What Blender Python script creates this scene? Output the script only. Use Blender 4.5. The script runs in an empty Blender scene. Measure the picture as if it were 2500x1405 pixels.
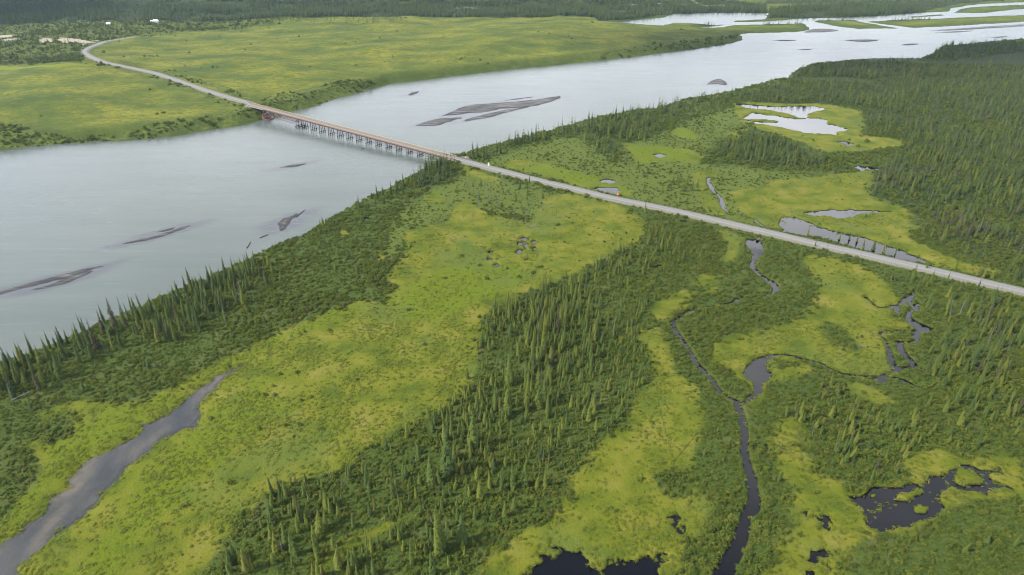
import bpy, bmesh, math, random
import numpy as np

random.seed(7)
RNG = np.random.default_rng(7)
scene = bpy.context.scene
COL = scene.collection

# ----------------------------------------------------------------------------- camera
CAM_H, PITCH, FPX = 180.0, math.radians(28.0), 1667.0      # photograph is 2500 x 1405
cam_data = bpy.data.cameras.new("camera")
cam = bpy.data.objects.new("camera", cam_data)
COL.objects.link(cam)
cam.location = (0, 0, CAM_H)
cam.rotation_euler = (math.radians(90) - PITCH, 0, 0)
cam_data.sensor_width = 36.0
cam_data.lens = 36.0 * FPX / 2500.0
cam_data.clip_start = 1.0
cam_data.clip_end = 40000.0
scene.camera = cam

# ----------------------------------------------------------------------------- sky, sun, exposure
CLOUD_SEED = 21
SUN_EL, SUN_AZ = math.radians(42), math.radians(-108)       # azimuth from +Y, clockwise; the sun stands to the left, a little behind
world = bpy.data.worlds.new("World")
scene.world = world
world.use_nodes = True
wt = world.node_tree
wt.nodes.clear()
def wn(t, **k):
    n = wt.nodes.new(t)
    for a, b in k.items():
        setattr(n, a, b)
    return n
w_out = wn('ShaderNodeOutputWorld')
w_sky = wn('ShaderNodeTexSky', sky_type='NISHITA', sun_disc=False)
w_sky.sun_elevation = SUN_EL
w_sky.sun_rotation = SUN_AZ
w_bg = wn('ShaderNodeBackground'); w_bg.inputs[1].default_value = 0.11
w_cl = wn('ShaderNodeBackground'); w_cl.inputs[1].default_value = 1.0
w_tc = wn('ShaderNodeTexCoord')
w_sep = wn('ShaderNodeSeparateXYZ')
w_max = wn('ShaderNodeMath', operation='MAXIMUM'); w_max.inputs[1].default_value = 0.06
w_dx = wn('ShaderNodeMath', operation='DIVIDE'); w_dy = wn('ShaderNodeMath', operation='DIVIDE')
w_cmb = wn('ShaderNodeCombineXYZ')
w_noise = wn('ShaderNodeTexNoise'); w_noise.inputs['Scale'].default_value = 0.55
w_noise.inputs['Detail'].default_value = 7; w_noise.inputs['Roughness'].default_value = 0.55
w_ramp = wn('ShaderNodeValToRGB')
w_ramp.color_ramp.elements[0].position = 0.54; w_ramp.color_ramp.elements[0].color = (0.0, 0.0, 0.0, 1)
w_ramp.color_ramp.elements[1].position = 0.72; w_ramp.color_ramp.elements[1].color = (1, 1, 1, 1)
w_noise2 = wn('ShaderNodeTexNoise'); w_noise2.inputs['Scale'].default_value = 0.9; w_noise2.inputs['Detail'].default_value = 5
w_col = wn('ShaderNodeValToRGB')
w_col.color_ramp.elements[0].position = 0.3; w_col.color_ramp.elements[0].color = (0.68, 0.71, 0.76, 1)
w_col.color_ramp.elements[1].position = 0.7; w_col.color_ramp.elements[1].color = (1.28, 1.28, 1.28, 1)
w_mix = wn('ShaderNodeMixShader')
L = wt.links.new
L(w_tc.outputs['Generated'], w_sep.inputs[0]); L(w_sep.outputs['Z'], w_max.inputs[0])
L(w_sep.outputs['X'], w_dx.inputs[0]); L(w_max.outputs[0], w_dx.inputs[1])
L(w_sep.outputs['Y'], w_dy.inputs[0]); L(w_max.outputs[0], w_dy.inputs[1])
L(w_dx.outputs[0], w_cmb.inputs[0]); L(w_dy.outputs[0], w_cmb.inputs[1])
L(w_cmb.outputs[0], w_noise.inputs['Vector']); L(w_cmb.outputs[0], w_noise2.inputs['Vector'])
w_inv = wn('ShaderNodeMath', operation='SUBTRACT', use_clamp=True); w_inv.inputs[0].default_value = 1.0
w_pow = wn('ShaderNodeMath', operation='POWER'); w_pow.inputs[1].default_value = 1.1
w_mad = wn('ShaderNodeMath', operation='MULTIPLY_ADD'); w_mad.inputs[1].default_value = 0.40
L(w_sep.outputs['Z'], w_inv.inputs[1]); L(w_inv.outputs[0], w_pow.inputs[0]); L(w_pow.outputs[0], w_mad.inputs[0]); L(w_noise.outputs['Fac'], w_mad.inputs[2])
L(w_mad.outputs[0], w_ramp.inputs[0]); L(w_noise2.outputs['Fac'], w_col.inputs[0])
L(w_sky.outputs[0], w_bg.inputs[0]); L(w_col.outputs[0], w_cl.inputs[0])
L(w_ramp.outputs[0], w_mix.inputs[0]); L(w_bg.outputs[0], w_mix.inputs[1]); L(w_cl.outputs[0], w_mix.inputs[2])
L(w_mix.outputs[0], w_out.inputs[0])

sun_data = bpy.data.lights.new("sun", 'SUN')
sun_data.energy = 4.0
sun_data.angle = math.radians(5)
sun_data.color = (1.0, 0.95, 0.86)
sun = bpy.data.objects.new("sun", sun_data)
COL.objects.link(sun)
sun.rotation_euler = (math.radians(90) - SUN_EL, 0, -SUN_AZ + math.pi)

vs = scene.view_settings
vs.view_transform = 'Standard'
vs.look = 'None'
vs.exposure = 1.55
vs.gamma = 1.0
vs.use_curve_mapping = False
scene.cycles.use_denoising = True
scene.cycles.denoising_prefilter = 'ACCURATE'
scene.cycles.denoising_input_passes = 'RGB_ALBEDO_NORMAL'
scene.cycles.pixel_filter_type = 'BLACKMAN_HARRIS'
scene.cycles.filter_width = 1.05
scene.cycles.max_bounces = 6
scene.cycles.diffuse_bounces = 2
scene.cycles.glossy_bounces = 2
scene.cycles.transparent_max_bounces = 6
scene.cycles.volume_bounces = 0
scene.cycles.use_adaptive_sampling = False

# ----------------------------------------------------------------------------- helpers: projection, noise, distances
SP, CP = math.sin(PITCH), math.cos(PITCH)
def ray(px, py):
    px = np.asarray(px, float); py = np.asarray(py, float)
    u = (px - 1250.0) / FPX; v = (py - 702.5) / FPX
    return u, CP - v * SP, -(SP + v * CP)          # x, y, z for unit depth
def on_plane(pts, z):
    a = np.asarray(pts, float)
    x, y, dz = ray(a[:, 0], a[:, 1])
    t = (z - CAM_H) / dz
    return np.stack([x * t, y * t], 1)
def depth_of(x, y, z):
    return y * CP - (z - CAM_H) * SP
def ss(a, b, x):
    t = np.clip((x - a) / (b - a), 0, 1)
    return t * t * (3 - 2 * t)

def _hash(ix, iy, seed):
    h = (ix.astype(np.int64) * 374761393 + iy.astype(np.int64) * 668265263 + seed * 974634541) & 0x7fffffff
    h = ((h ^ (h >> 13)) * 1274126177) & 0x7fffffff
    h = h ^ (h >> 16)
    return (h & 0xffff) / 32767.5 - 1.0
def vnoise(x, y, seed=0):
    ix = np.floor(x); iy = np.floor(y)
    fx = x - ix; fy = y - iy
    fx = fx * fx * (3 - 2 * fx); fy = fy * fy * (3 - 2 * fy)
    a = _hash(ix, iy, seed); b = _hash(ix + 1, iy, seed); c = _hash(ix, iy + 1, seed); d = _hash(ix + 1, iy + 1, seed)
    return (a * (1 - fx) + b * fx) * (1 - fy) + (c * (1 - fx) + d * fx) * fy
def fbm(x, y, wl, seed=0, octaves=4):
    s = np.zeros_like(x, float); amp = 1.0; f = 1.0 / wl; tot = 0
    for o in range(octaves):
        s += amp * vnoise(x * f + 17.3 * o, y * f - 9.1 * o, seed + o)
        tot += amp; amp *= 0.5; f *= 2.03
    return s / tot * 1.6

def sdf_poly(X, Y, poly, margin=40.0):
    """signed distance, positive inside; -margin outside the padded box"""
    P = np.asarray(poly, float)
    out = np.full(X.shape, -margin)
    m = (X > P[:, 0].min() - margin) & (X < P[:, 0].max() + margin) & (Y > P[:, 1].min() - margin) & (Y < P[:, 1].max() + margin)
    if not m.any():
        return out
    x = X[m]; y = Y[m]
    d2 = np.full(x.shape, 1e18); inside = np.zeros(x.shape, bool)
    n = len(P)
    for i in range(n):
        ax, ay = P[i]; bx, by = P[(i + 1) % n]
        ex, ey = bx - ax, by - ay
        l2 = ex * ex + ey * ey + 1e-9
        t = np.clip(((x - ax) * ex + (y - ay) * ey) / l2, 0, 1)
        dx = x - ax - t * ex; dy = y - ay - t * ey
        np.minimum(d2, dx * dx + dy * dy, out=d2)
        if by != ay:
            c = (ay > y) != (by > y)
            inside ^= c & (x < (bx - ax) * (y - ay) / (by - ay) + ax)
    d = np.sqrt(d2)
    out[m] = np.maximum(np.where(inside, d, -d), -margin)
    return out
def sdf_line(X, Y, pts, widths, margin=40.0):
    """distance inside a stroke of varying half width"""
    P = np.asarray(pts, float); W = np.asarray(widths, float)
    out = np.full(X.shape, -margin)
    m = (X > P[:, 0].min() - margin) & (X < P[:, 0].max() + margin) & (Y > P[:, 1].min() - margin) & (Y < P[:, 1].max() + margin)
    x = X[m]; y = Y[m]
    best = np.full(x.shape, -margin)
    for i in range(len(P) - 1):
        ax, ay = P[i]; ex, ey = P[i + 1] - P[i]
        l2 = ex * ex + ey * ey + 1e-9
        t = np.clip(((x - ax) * ex + (y - ay) * ey) / l2, 0, 1)
        d = np.hypot(x - ax - t * ex, y - ay - t * ey)
        np.maximum(best, W[i] + (W[i + 1] - W[i]) * t - d, out=best)
    out[m] = best
    return out
def smooth_line(pts, n=4):
    """Catmull-Rom through the points (any number of columns)"""
    P = np.asarray(pts, float)
    Q = np.vstack([2 * P[0] - P[1], P, 2 * P[-1] - P[-2]])
    out = []
    for i in range(1, len(Q) - 2):
        for k in range(n):
            t = k / n
            a, b, c, d = Q[i - 1], Q[i], Q[i + 1], Q[i + 2]
            out.append(0.5 * (2 * b + (c - a) * t + (2 * a - 5 * b + 4 * c - d) * t * t + (3 * b - a - 3 * c + d) * t ** 3))
    out.append(P[-1])
    return np.array(out)

def tag(o, label=None, cat=None, group=None, kind=None):
    if label: o['label'] = label
    if cat: o['category'] = cat
    if group: o['group'] = group
    if kind: o['kind'] = kind
    return o
def mesh_obj(name, verts, faces, mat=None, parent=None, smooth=False, link=True):
    me = bpy.data.meshes.new(name)
    me.from_pydata([tuple(map(float, v)) for v in verts], [], [tuple(map(int, f)) for f in faces])
    me.update()
    if mat: me.materials.append(mat)
    if smooth: me.polygons.foreach_set('use_smooth', [True] * len(me.polygons))
    o = bpy.data.objects.new(name, me)
    if link: COL.objects.link(o)
    if parent: o.parent = parent
    return o
def quad_mesh(name, V, F, mat, smooth=True, attrs=None):
    """fast mesh from numpy arrays of vertices and quads"""
    me = bpy.data.meshes.new(name)
    V = np.ascontiguousarray(V, np.float32); F = np.ascontiguousarray(F, np.int32)
    me.vertices.add(len(V)); me.vertices.foreach_set('co', V.ravel())
    me.loops.add(F.size); me.loops.foreach_set('vertex_index', F.ravel())
    me.polygons.add(len(F)); me.polygons.foreach_set('loop_start', np.arange(0, F.size, 4, dtype=np.int32))
    me.polygons.foreach_set('use_smooth', np.full(len(F), smooth))
    for k, a in (attrs or {}).items():
        at = me.attributes.new(k, 'FLOAT', 'POINT')
        at.data.foreach_set('value', np.ascontiguousarray(a, np.float32))
    me.update(calc_edges=True); me.validate()
    me.materials.append(mat)
    o = bpy.data.objects.new(name, me)
    COL.objects.link(o)
    return o
def empty(name, loc=(0, 0, 0), rz=0.0):
    o = bpy.data.objects.new(name, None)
    o.empty_display_size = 0.5
    COL.objects.link(o)
    o.location = loc; o.rotation_euler = (0, 0, rz)
    return o

# ----------------------------------------------------------------------------- material helpers
class NT:
    def __init__(self, name):
        self.m = bpy.data.materials.new(name)
        self.m.use_nodes = True
        self.t = self.m.node_tree
        self.b = self.t.nodes['Principled BSDF']
        self.out = self.t.nodes['Material Output']
        self.b.inputs['Roughness'].default_value = 0.85
        self.b.inputs['Specular IOR Level'].default_value = 0.2
    def n(self, t, **k):
        n = self.t.nodes.new(t)
        for a, b in k.items(): setattr(n, a, b)
        return n
    def l(self, a, b): self.t.links.new(a, b)
    def put(self, sock, v):
        if isinstance(v, bpy.types.NodeSocket): self.l(v, sock)
        elif isinstance(v, (tuple, list)) and len(v) == 3 and sock.type == 'RGBA': sock.default_value = (*v, 1)
        else: sock.default_value = v
    def attr(self, name): return self.n('ShaderNodeAttribute', attribute_name=name).outputs['Fac']
    def pos(self): return self.n('ShaderNodeNewGeometry').outputs['Position']
    def noise(self, scale, detail=4, rough=0.55, vec=None, stretch=None, dist=0.0):
        nz = self.n('ShaderNodeTexNoise')
        nz.inputs['Scale'].default_value = scale; nz.inputs['Detail'].default_value = detail
        nz.inputs['Roughness'].default_value = rough; nz.inputs['Distortion'].default_value = dist
        v = vec if vec is not None else self.pos()
        if stretch:
            mp = self.n('ShaderNodeMapping')
            mp.inputs['Rotation'].default_value = (0, 0, stretch[2]); mp.inputs['Scale'].default_value = (stretch[0], stretch[1], 1)
            self.l(v, mp.inputs['Vector']); v = mp.outputs[0]
        self.l(v, nz.inputs['Vector'])
        return nz.outputs['Fac']
    def math(self, op, a, b=0.0, clamp=False):
        n = self.n('ShaderNodeMath', operation=op, use_clamp=clamp)
        self.put(n.inputs[0], a); self.put(n.inputs[1], b)
        return n.outputs[0]
    def step(self, x, a, b):
        n = self.n('ShaderNodeMapRange', interpolation_type='SMOOTHSTEP')
        self.put(n.inputs['Value'], x); n.inputs['From Min'].default_value = a; n.inputs['From Max'].default_value = b
        return n.outputs[0]
    def mix(self, f, a, b):
        n = self.n('ShaderNodeMix', data_type='RGBA')
        self.put(n.inputs[0], f); self.put(n.inputs[6], a); self.put(n.inputs[7], b)
        return n.outputs[2]
    def ramp(self, f, stops):
        n = self.n('ShaderNodeValToRGB')
        e = n.color_ramp.elements
        while len(e) < len(stops): e.new(0.5)
        for q, (p, c) in zip(e, stops):
            q.position = p; q.color = (*c, 1)
        self.l(f, n.inputs[0])
        return n.outputs[0]
    def bump(self, h, strength, dist):
        n = self.n('ShaderNodeBump')
        n.inputs['Strength'].default_value = strength; n.inputs['Distance'].default_value = dist
        self.l(h, n.inputs['Height']); self.l(n.outputs[0], self.b.inputs['Normal'])
    def color(self, c): self.put(self.b.inputs['Base Color'], c)
    def set(self, k, v): self.put(self.b.inputs[k], v)

def simple(name, c1, c2, scale=1.0, rough=0.8, detail=5):
    t = NT(name)
    t.color(t.mix(t.noise(scale, detail), c1, c2)); t.set('Roughness', rough)
    return t.m

# ----------------------------------------------------------------------------- what was measured on the photograph (pixels of 2500 x 1405)
RIVER_Z, POND_Z = -4.0, -1.25
FAR_BANK = [(-300, 388), (-50, 373), (0, 370), (60, 362), (150, 353), (300, 345), (420, 335), (520, 318), (600, 306), (650, 293), (720, 272),
    (770, 262), (830, 240), (880, 228), (935, 212), (960, 206), (1040, 196), (1100, 188), (1200, 176), (1300, 166), (1400, 156), (1500, 146),
    (1600, 133), (1700, 120), (1760, 112), (1800, 104), (1816, 97), (1808, 86), (1828, 82), (1850, 81), (1895, 81), (1946, 79), (1979, 74),
    (1979, 69), (1962, 57), (1858, 60), (1784, 62), (1757, 69), (1710, 71), (1712, 68), (1755, 64), (1784, 58), (1740, 62), (1680, 60),
    (1623, 60), (1609, 67), (1575, 66), (1540, 64), (1491, 59), (1556, 50), (1620, 44), (1646, 35), (1760, 32), (1875, 33), (1866, 47),
    (1791, 51), (1789, 55), (1830, 55), (1872, 53), (1952, 47), (2063, 44), (2164, 40), (2211, 34), (2318, 29), (2325, 21), (2359, 15),
    (2390, 11), (2500, 6), (2700, -2), (2900, -8)]
NEAR_BANK = [(2900, 78), (2700, 88), (2500, 99), (2433, 104), (2366, 111), (2332, 114), (2298, 114), (2282, 131), (2241, 148), (2181, 151),
    (2114, 150), (2046, 156), (1983, 161), (1946, 171), (1932, 185), (1929, 193), (1895, 200), (1848, 208), (1788, 225), (1727, 238),
    (1660, 249), (1623, 265), (1546, 275), (1462, 289), (1394, 306), (1344, 322), (1277, 339), (1243, 349), (1156, 370), (1138, 379),
    (1130, 382), (1117, 382), (1100, 382), (1085, 388), (1060, 402), (1011, 430), (972, 452), (936, 470), (908, 482), (876, 498), (840, 518),
    (783, 553), (751, 571), (676, 605), (640, 622), (612, 635), (498, 690), (459, 706), (420, 720), (330, 762), (238, 798), (178, 830),
    (117, 852), (77, 866), (0, 890), (-100, 930), (-300, 1010)]
RIVER_ISLES = [
    [(1986, 54), (1996, 50), (2087, 49), (2110, 55), (2164, 64), (2198, 70), (2097, 72), (2046, 66)],
    [(2114, 54), (2171, 49), (2265, 47), (2366, 42), (2500, 37), (2800, 24), (2800, 40), (2500, 54), (2399, 60), (2298, 66), (2231, 69), (2170, 62)],
    [(2214, 42), (2298, 35), (2312, 38), (2230, 44)],
    [(2329, 32), (2335, 27), (2349, 21), (2400, 16), (2500, 12), (2700, 4), (2700, 14), (2500, 23), (2460, 26), (2399, 33)]]
BARS = {   # gravel bars in the river
 'long tapering gravel bar in midstream, widest of all, upstream of the bridge': [(1075, 284), (1095, 277), (1115, 268), (1130, 261), (1160, 256), (1200, 253), (1260, 249), (1310, 243), (1350, 237), (1368, 235), (1365, 241), (1345, 249), (1310, 258), (1280, 263), (1225, 266), (1205, 271), (1175, 275), (1150, 276), (1115, 281)],
 'brown lens-shaped gravel bar nearest the bridge on its upstream side': [(1015, 307), (1045, 296), (1075, 290), (1120, 287), (1128, 289), (1110, 294), (1085, 302), (1060, 308)],
 'narrow ragged gravel bar alongside the widest midstream bar': [(1125, 297), (1160, 286), (1200, 276), (1250, 266), (1290, 262), (1240, 275), (1200, 286), (1160, 293), (1140, 297)],
 'thin sliver of gravel beyond the widest midstream bar': [(1230, 246), (1265, 241), (1305, 237), (1265, 243)],
 'small dark gravel patch near the green far bank above the bridge': [(994, 233), (1008, 225), (1024, 224), (1016, 230), (1004, 234)],
 'small dark gravel island close to the spruce bank far upstream': [(1725, 207), (1742, 196), (1757, 193), (1770, 200), (1773, 208), (1752, 206)],
 'long thin grey bar at the picture edge below the bridge': [(-80, 733), (0, 713), (60, 693), (130, 675), (200, 659), (258, 649), (200, 667), (120, 690), (40, 709), (-80, 738)],
 'thin brown bar just inshore of the long grey bar': [(65, 711), (120, 696), (170, 678), (225, 662), (180, 686), (120, 703)],
 'grey spindle-shaped bar alone in the open downstream water': [(290, 598), (340, 585), (400, 570), (440, 555), (464, 552), (440, 565), (400, 577), (350, 590)],
 'thin splinter of gravel above the spindle-shaped bar': [(370, 570), (400, 562), (430, 556), (410, 564)],
 'broken gravel bar beside the near bank with driftwood on it': [(680, 554), (681, 545), (694, 534), (706, 530), (723, 522), (729, 527), (713, 537), (707, 549), (692, 561), (684, 564)],
 'dark narrow bar in the open water just downstream of the bridge': [(680, 410), (715, 403), (748, 400), (720, 408)],
 'longest thin dark streak of gravel in the wide far water': [(2060, 99), (2100, 97), (2148, 98), (2110, 103)],
 'short dark streak of gravel towards the far spruce point': [(2195, 111), (2220, 107), (2245, 108), (2225, 111)],
 'curved grey bar below the far green islands': [(2270, 75), (2330, 71), (2400, 66), (2500, 60), (2700, 52), (2700, 56), (2500, 65), (2400, 71), (2320, 75)],
 'thin bar under the curved grey bar in the far water': [(2283, 80), (2330, 77), (2375, 76), (2330, 80)],
 'faint streak of gravel off the green peninsula': [(1886, 99), (1915, 98), (1945, 99), (1915, 101)],
 'faint streak of gravel in the middle of the wide far water': [(1945, 122), (1970, 120), (1990, 120), (1965, 123)],
 'grey spit at the mouth of the side channel': [(1960, 80), (1985, 72), (2015, 71), (2048, 75), (2020, 79), (1985, 80)],
 'dark gravel lip along the near bank far upstream': [(2025, 153), (2080, 146), (2160, 142), (2235, 143), (2235, 150), (2150, 150), (2080, 153)],
 'small streak of gravel before the far right spruces': [(2418, 93), (2440, 90), (2462, 89), (2440, 93)],
}
# still water on the plain: name, label, polygons, strokes (x, y, half width in metres), holes, edge noise
WATER = []
def water(name, label, polys=(), strokes=(), holes=(), noise=0.8, wl=5.0, kind='bog', level=None, shift=0.0):
    WATER.append(dict(name=name, label=label, polys=polys, strokes=strokes, holes=holes, noise=noise, wl=wl, kind=kind, shift=shift,
                      level=POND_Z if level is None else level))
water('creek', 'dark winding creek from the road culvert down through the shrubs',
    [[(1822, 586), (1852, 586), (1858, 591), (1865, 609), (1863, 623), (1852, 629), (1845, 642), (1844, 654), (1857, 668), (1872, 679), (1889, 688), (1899, 698),
      (1901, 710), (1893, 718), (1884, 719), (1891, 705), (1879, 696), (1862, 680), (1849, 673), (1838, 662), (1829, 647), (1836, 633), (1839, 621), (1831, 610), (1820, 600)],
     [(1816, 916), (1822, 895), (1840, 878), (1865, 871), (1892, 869), (1876, 885), (1869, 900), (1886, 912), (1880, 927), (1862, 940), (1858, 960), (1843, 977), (1826, 987), (1806, 990), (1826, 972), (1843, 955), (1840, 936), (1825, 927)]],
    [[(1888, 716, .9), (1850, 727, .7), (1812, 726, .8), (1790, 740, 1.0), (1750, 748, .7), (1720, 752, .7), (1690, 757, .8), (1665, 772, .9), (1648, 785, 1.2), (1642, 795, 1.4),
      (1652, 815, 1.2), (1668, 835, 1.0), (1680, 855, 1.0), (1695, 880, 1.0), (1715, 905, 1.1), (1735, 925, 1.1), (1755, 955, 1.2), (1780, 973, 1.2), (1800, 985, 1.3),
      (1808, 1010, 1.4), (1815, 1040, 1.4), (1818, 1080, 1.4), (1818, 1110, 1.5), (1828, 1150, 1.6), (1838, 1190, 1.7), (1842, 1220, 1.8), (1838, 1240, 2.0),
      (1822, 1265, 1.7), (1812, 1300, 2.1), (1795, 1345, 2.3), (1775, 1385, 2.6), (1752, 1440, 2.9)],
     [(1880, 869, 1.2), (1910, 868, 1.0), (1935, 872, .9), (1960, 879, 1.1), (2000, 888, .85), (2040, 910, .85), (2070, 918, 1.1), (2100, 920, .95), (2145, 925, 1.3)]], noise=0.45)
water('pond', 'branching pool and side streams among the spruces beyond the yellow meadow',
    [[(2140, 923), (2161, 913), (2173, 911), (2177, 891), (2173, 875), (2181, 879), (2188, 891), (2187, 905), (2205, 899), (2201, 907), (2172, 917), (2165, 927), (2154, 938), (2142, 933)],
     [(2207, 775), (2225, 778), (2240, 788), (2260, 795), (2282, 805), (2268, 813), (2240, 816), (2235, 831), (2225, 825), (2240, 808), (2225, 797), (2212, 785)],
     [(2193, 745), (2205, 730), (2218, 720), (2230, 712), (2236, 717), (2230, 728), (2236, 736), (2220, 736), (2205, 742), (2195, 749)],
     [(2222, 745), (2246, 741), (2240, 755), (2255, 763), (2277, 776), (2260, 772), (2235, 762), (2225, 752)]],
    [[(2177, 890, 1.6), (2168, 850, .9), (2160, 830, .85), (2148, 818, .8), (2165, 810, .8), (2200, 808, .9), (2232, 811, 1.4)],
     [(2190, 905, 1.4), (2203, 900, 1.2), (2232, 897, 1.1), (2220, 880, 1.5), (2205, 865, 1.5), (2197, 850, 1.6), (2196, 840, 1.6), (2205, 836, 1.2), (2238, 834, 1.1), (2238, 812, 1.3)],
     [(2112, 727, .7), (2125, 737, .9), (2135, 747, .9), (2150, 753, .8), (2170, 752, .8), (2188, 750, 1.5), (2190, 766, 1.2)],
     [(2232, 897, .7), (2262, 905, .9), (2305, 916, .7)], [(2165, 922, .8), (2190, 925, .8), (2215, 935, 1.2), (2245, 945, .7)], [(2217, 735, 1.2), (2226, 748, 1.2)], [(2224, 758, 1.0), (2216, 776, 1.2)]], noise=0.5)
water('bog_pond', 'black bog pond dotted with grassy islets beside the lower meadow',
    [[(2067, 1213), (2101, 1214), (2116, 1201), (2146, 1190), (2202, 1190), (2221, 1175), (2247, 1186), (2273, 1168), (2318, 1157), (2344, 1138), (2374, 1138), (2392, 1149), (2426, 1149),
      (2441, 1142), (2443, 1158), (2400, 1158), (2426, 1178), (2478, 1194), (2478, 1204), (2434, 1192), (2407, 1209), (2381, 1200), (2344, 1198), (2325, 1190), (2295, 1205), (2292, 1224),
      (2303, 1239), (2292, 1257), (2258, 1272), (2221, 1284), (2183, 1291), (2150, 1306), (2120, 1287), (2108, 1250), (2086, 1231)]], (),
    [[(2325, 1164), (2344, 1144), (2370, 1149), (2392, 1166), (2411, 1179), (2381, 1187), (2351, 1190), (2329, 1179)],
     [(2224, 1242), (2243, 1235), (2265, 1242), (2258, 1254), (2235, 1257)],
     [(2172, 1216), (2202, 1209), (2235, 1192), (2254, 1198), (2250, 1213), (2213, 1222), (2183, 1224)],
     [(2123, 1209), (2142, 1203), (2142, 1216), (2127, 1218)]], noise=0.9, wl=4.0)
water('bog_pond', 'black peaty pool with yellow tussocks at the lower edge of the meadow',
    [[(1225, 1410), (1288, 1392), (1315, 1366), (1322, 1355), (1359, 1345), (1401, 1353), (1423, 1355), (1453, 1377), (1483, 1380), (1531, 1377), (1572, 1366), (1614, 1351), (1627, 1370), (1617, 1403), (1617, 1445), (1220, 1445)]],
    (), (), noise=2.6, wl=3.6, shift=.5)
water('bog_pool', 'small black peat pool in the meadow left of the creek', [[(1630, 1268), (1650, 1258), (1674, 1285), (1668, 1300), (1645, 1294), (1628, 1284)]], noise=2.6, wl=3.0, shift=.8)
water('bog_pool', 'speckled dark peat pools between tussocks right of the creek bend', [[(1968, 1250), (2000, 1238), (2040, 1270), (2036, 1296), (1995, 1292), (1970, 1272)]], noise=4.2, wl=2.6, shift=3.0)
water('bog_pool', 'speckled dark peat pools between tussocks at the lower edge right of the creek', [[(1948, 1400), (1962, 1340), (2010, 1325), (2048, 1350), (2030, 1380), (2000, 1440), (1935, 1440)]], noise=4.2, wl=2.6, shift=3.2)
water('slough', 'long shallow muddy slough with soft grassy edges',
    [[(-60, 1372), (0, 1325), (49, 1287), (93, 1254), (123, 1220), (157, 1190), (152, 1172), (194, 1138), (224, 1112), (262, 1100), (318, 1067), (355, 1032), (411, 1003), (448, 975), (486, 946), (523, 916),
      (553, 904), (598, 888), (608, 890), (583, 910), (553, 929), (523, 962), (490, 996), (504, 1022), (482, 1042), (430, 1060), (400, 1080), (374, 1104), (325, 1138), (299, 1168), (266, 1205), (240, 1235), (215, 1262),
      (176, 1288), (128, 1318), (88, 1360), (45, 1405), (0, 1450), (-60, 1450)]], noise=1.5, wl=3.5, kind='mud', shift=.9)
water('pond', 'small oval pond in the bright green marsh by the road', [[(1461, 442), (1480, 438), (1498, 440), (1504, 446), (1490, 449), (1468, 447)]], noise=0.8)
water('pond', 'pond between the oval marsh pond and the road', [[(1446, 461), (1465, 459), (1508, 458), (1514, 469), (1500, 476), (1480, 471), (1460, 466)]], noise=1.2)
water('pond', 'long roadside pond with reedy upper end', [[(1903, 548), (1916, 530), (1945, 533), (1998, 555), (2051, 569), (2105, 580), (2158, 597), (2194, 610), (2236, 628), (2290, 650), (2229, 639), (2176, 631), (2123, 617), (2069, 600), (2016, 585), (1962, 575), (1914, 568)]], noise=1.6, wl=5)
water('pond', 'shallow broken pond in the meadow above the long roadside pond', [[(1959, 519), (2016, 515), (2051, 513), (2105, 513), (2176, 518), (2105, 522), (2066, 536), (2023, 531), (1980, 526)]], noise=2.2, wl=4)
water('stream', 'thin bright stream curling through the marsh beyond the road', (), [[(1742, 433, .6), (1729, 438, 1.0), (1735, 455, 1.4), (1745, 470, 1.2), (1760, 484, 1.0), (1764, 500, 1.4), (1773, 515, 1.0), (1800, 525, .5), (1838, 536, .5), (1852, 546, .7), (1864, 553, .7)]], noise=0.5)
water('pond', 'upper of the two bright ponds in the spruce clearing', [[(1794, 255), (1815, 254), (1895, 262), (1946, 259), (1983, 259), (2023, 267), (1985, 274), (1969, 280), (1974, 291), (1950, 289), (1930, 280), (1880, 270), (1820, 265)]], noise=1.2, wl=7)
water('pond', 'lower and larger of the two bright ponds in the spruce clearing', [[(1815, 288), (1841, 277), (1912, 286), (1952, 291), (1996, 289), (2023, 294), (2016, 302), (2046, 309), (2072, 318), (2040, 323), (2052, 331), (1996, 328), (1962, 324), (1912, 313), (1862, 304), (1825, 298)]], (), [[(1830, 292), (1905, 296), (1905, 300), (1832, 297)]], noise=3.0, wl=7)
water('puddle', 'small puddle below the two bright clearing ponds', [[(2043, 349), (2063, 345), (2088, 353), (2070, 357)]], noise=2.0, wl=5)
water('stream', 'thin bright channel across the far spruce flat at the picture edge', (), [[(2342, 159, 1.6), (2420, 161, 2.0), (2500, 164, 2.0), (2650, 169, 2.0)], [(2285, 156, 1.0), (2300, 153, 2.2), (2332, 153, 1.6)]], noise=1.2)
water('puddle', 'broken pool among the thin trees right of the spruce clump', [[(2062, 404), (2090, 405), (2140, 411), (2152, 418), (2100, 416)]], noise=2.2, wl=4)
water('puddle', 'round grey puddle in the bright patch beyond the road', [[(1590, 380), (1610, 376), (1630, 380), (1610, 387)]], noise=1.0)
water('puddle', 'cluster of small puddles in the middle of the wide meadow',
    [[(1258, 597), (1268, 590), (1276, 596), (1266, 602)], [(1258, 617), (1266, 611), (1280, 612), (1272, 622), (1261, 622)], [(1298, 608), (1304, 603), (1312, 608), (1308, 613)],
     [(1275, 600), (1284, 590), (1290, 596), (1282, 608)], [(1190, 617), (1198, 612), (1204, 616), (1198, 621)], [(1205, 634), (1222, 627), (1230, 630), (1216, 635)],
     [(1190, 634), (1198, 630), (1202, 636), (1195, 638)], [(1206, 651), (1213, 646), (1219, 650), (1212, 655)], [(1278, 637), (1290, 632), (1296, 635), (1286, 638)],
     [(1270, 586), (1280, 580), (1290, 586), (1280, 590)], [(1294, 592), (1306, 588), (1312, 594), (1300, 597)]], noise=1.2, wl=2.5)
water('puddle', 'small puddle hidden in the spruce belt', [[(1586, 661), (1605, 650), (1620, 645), (1606, 659)]], noise=0.8)
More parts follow.
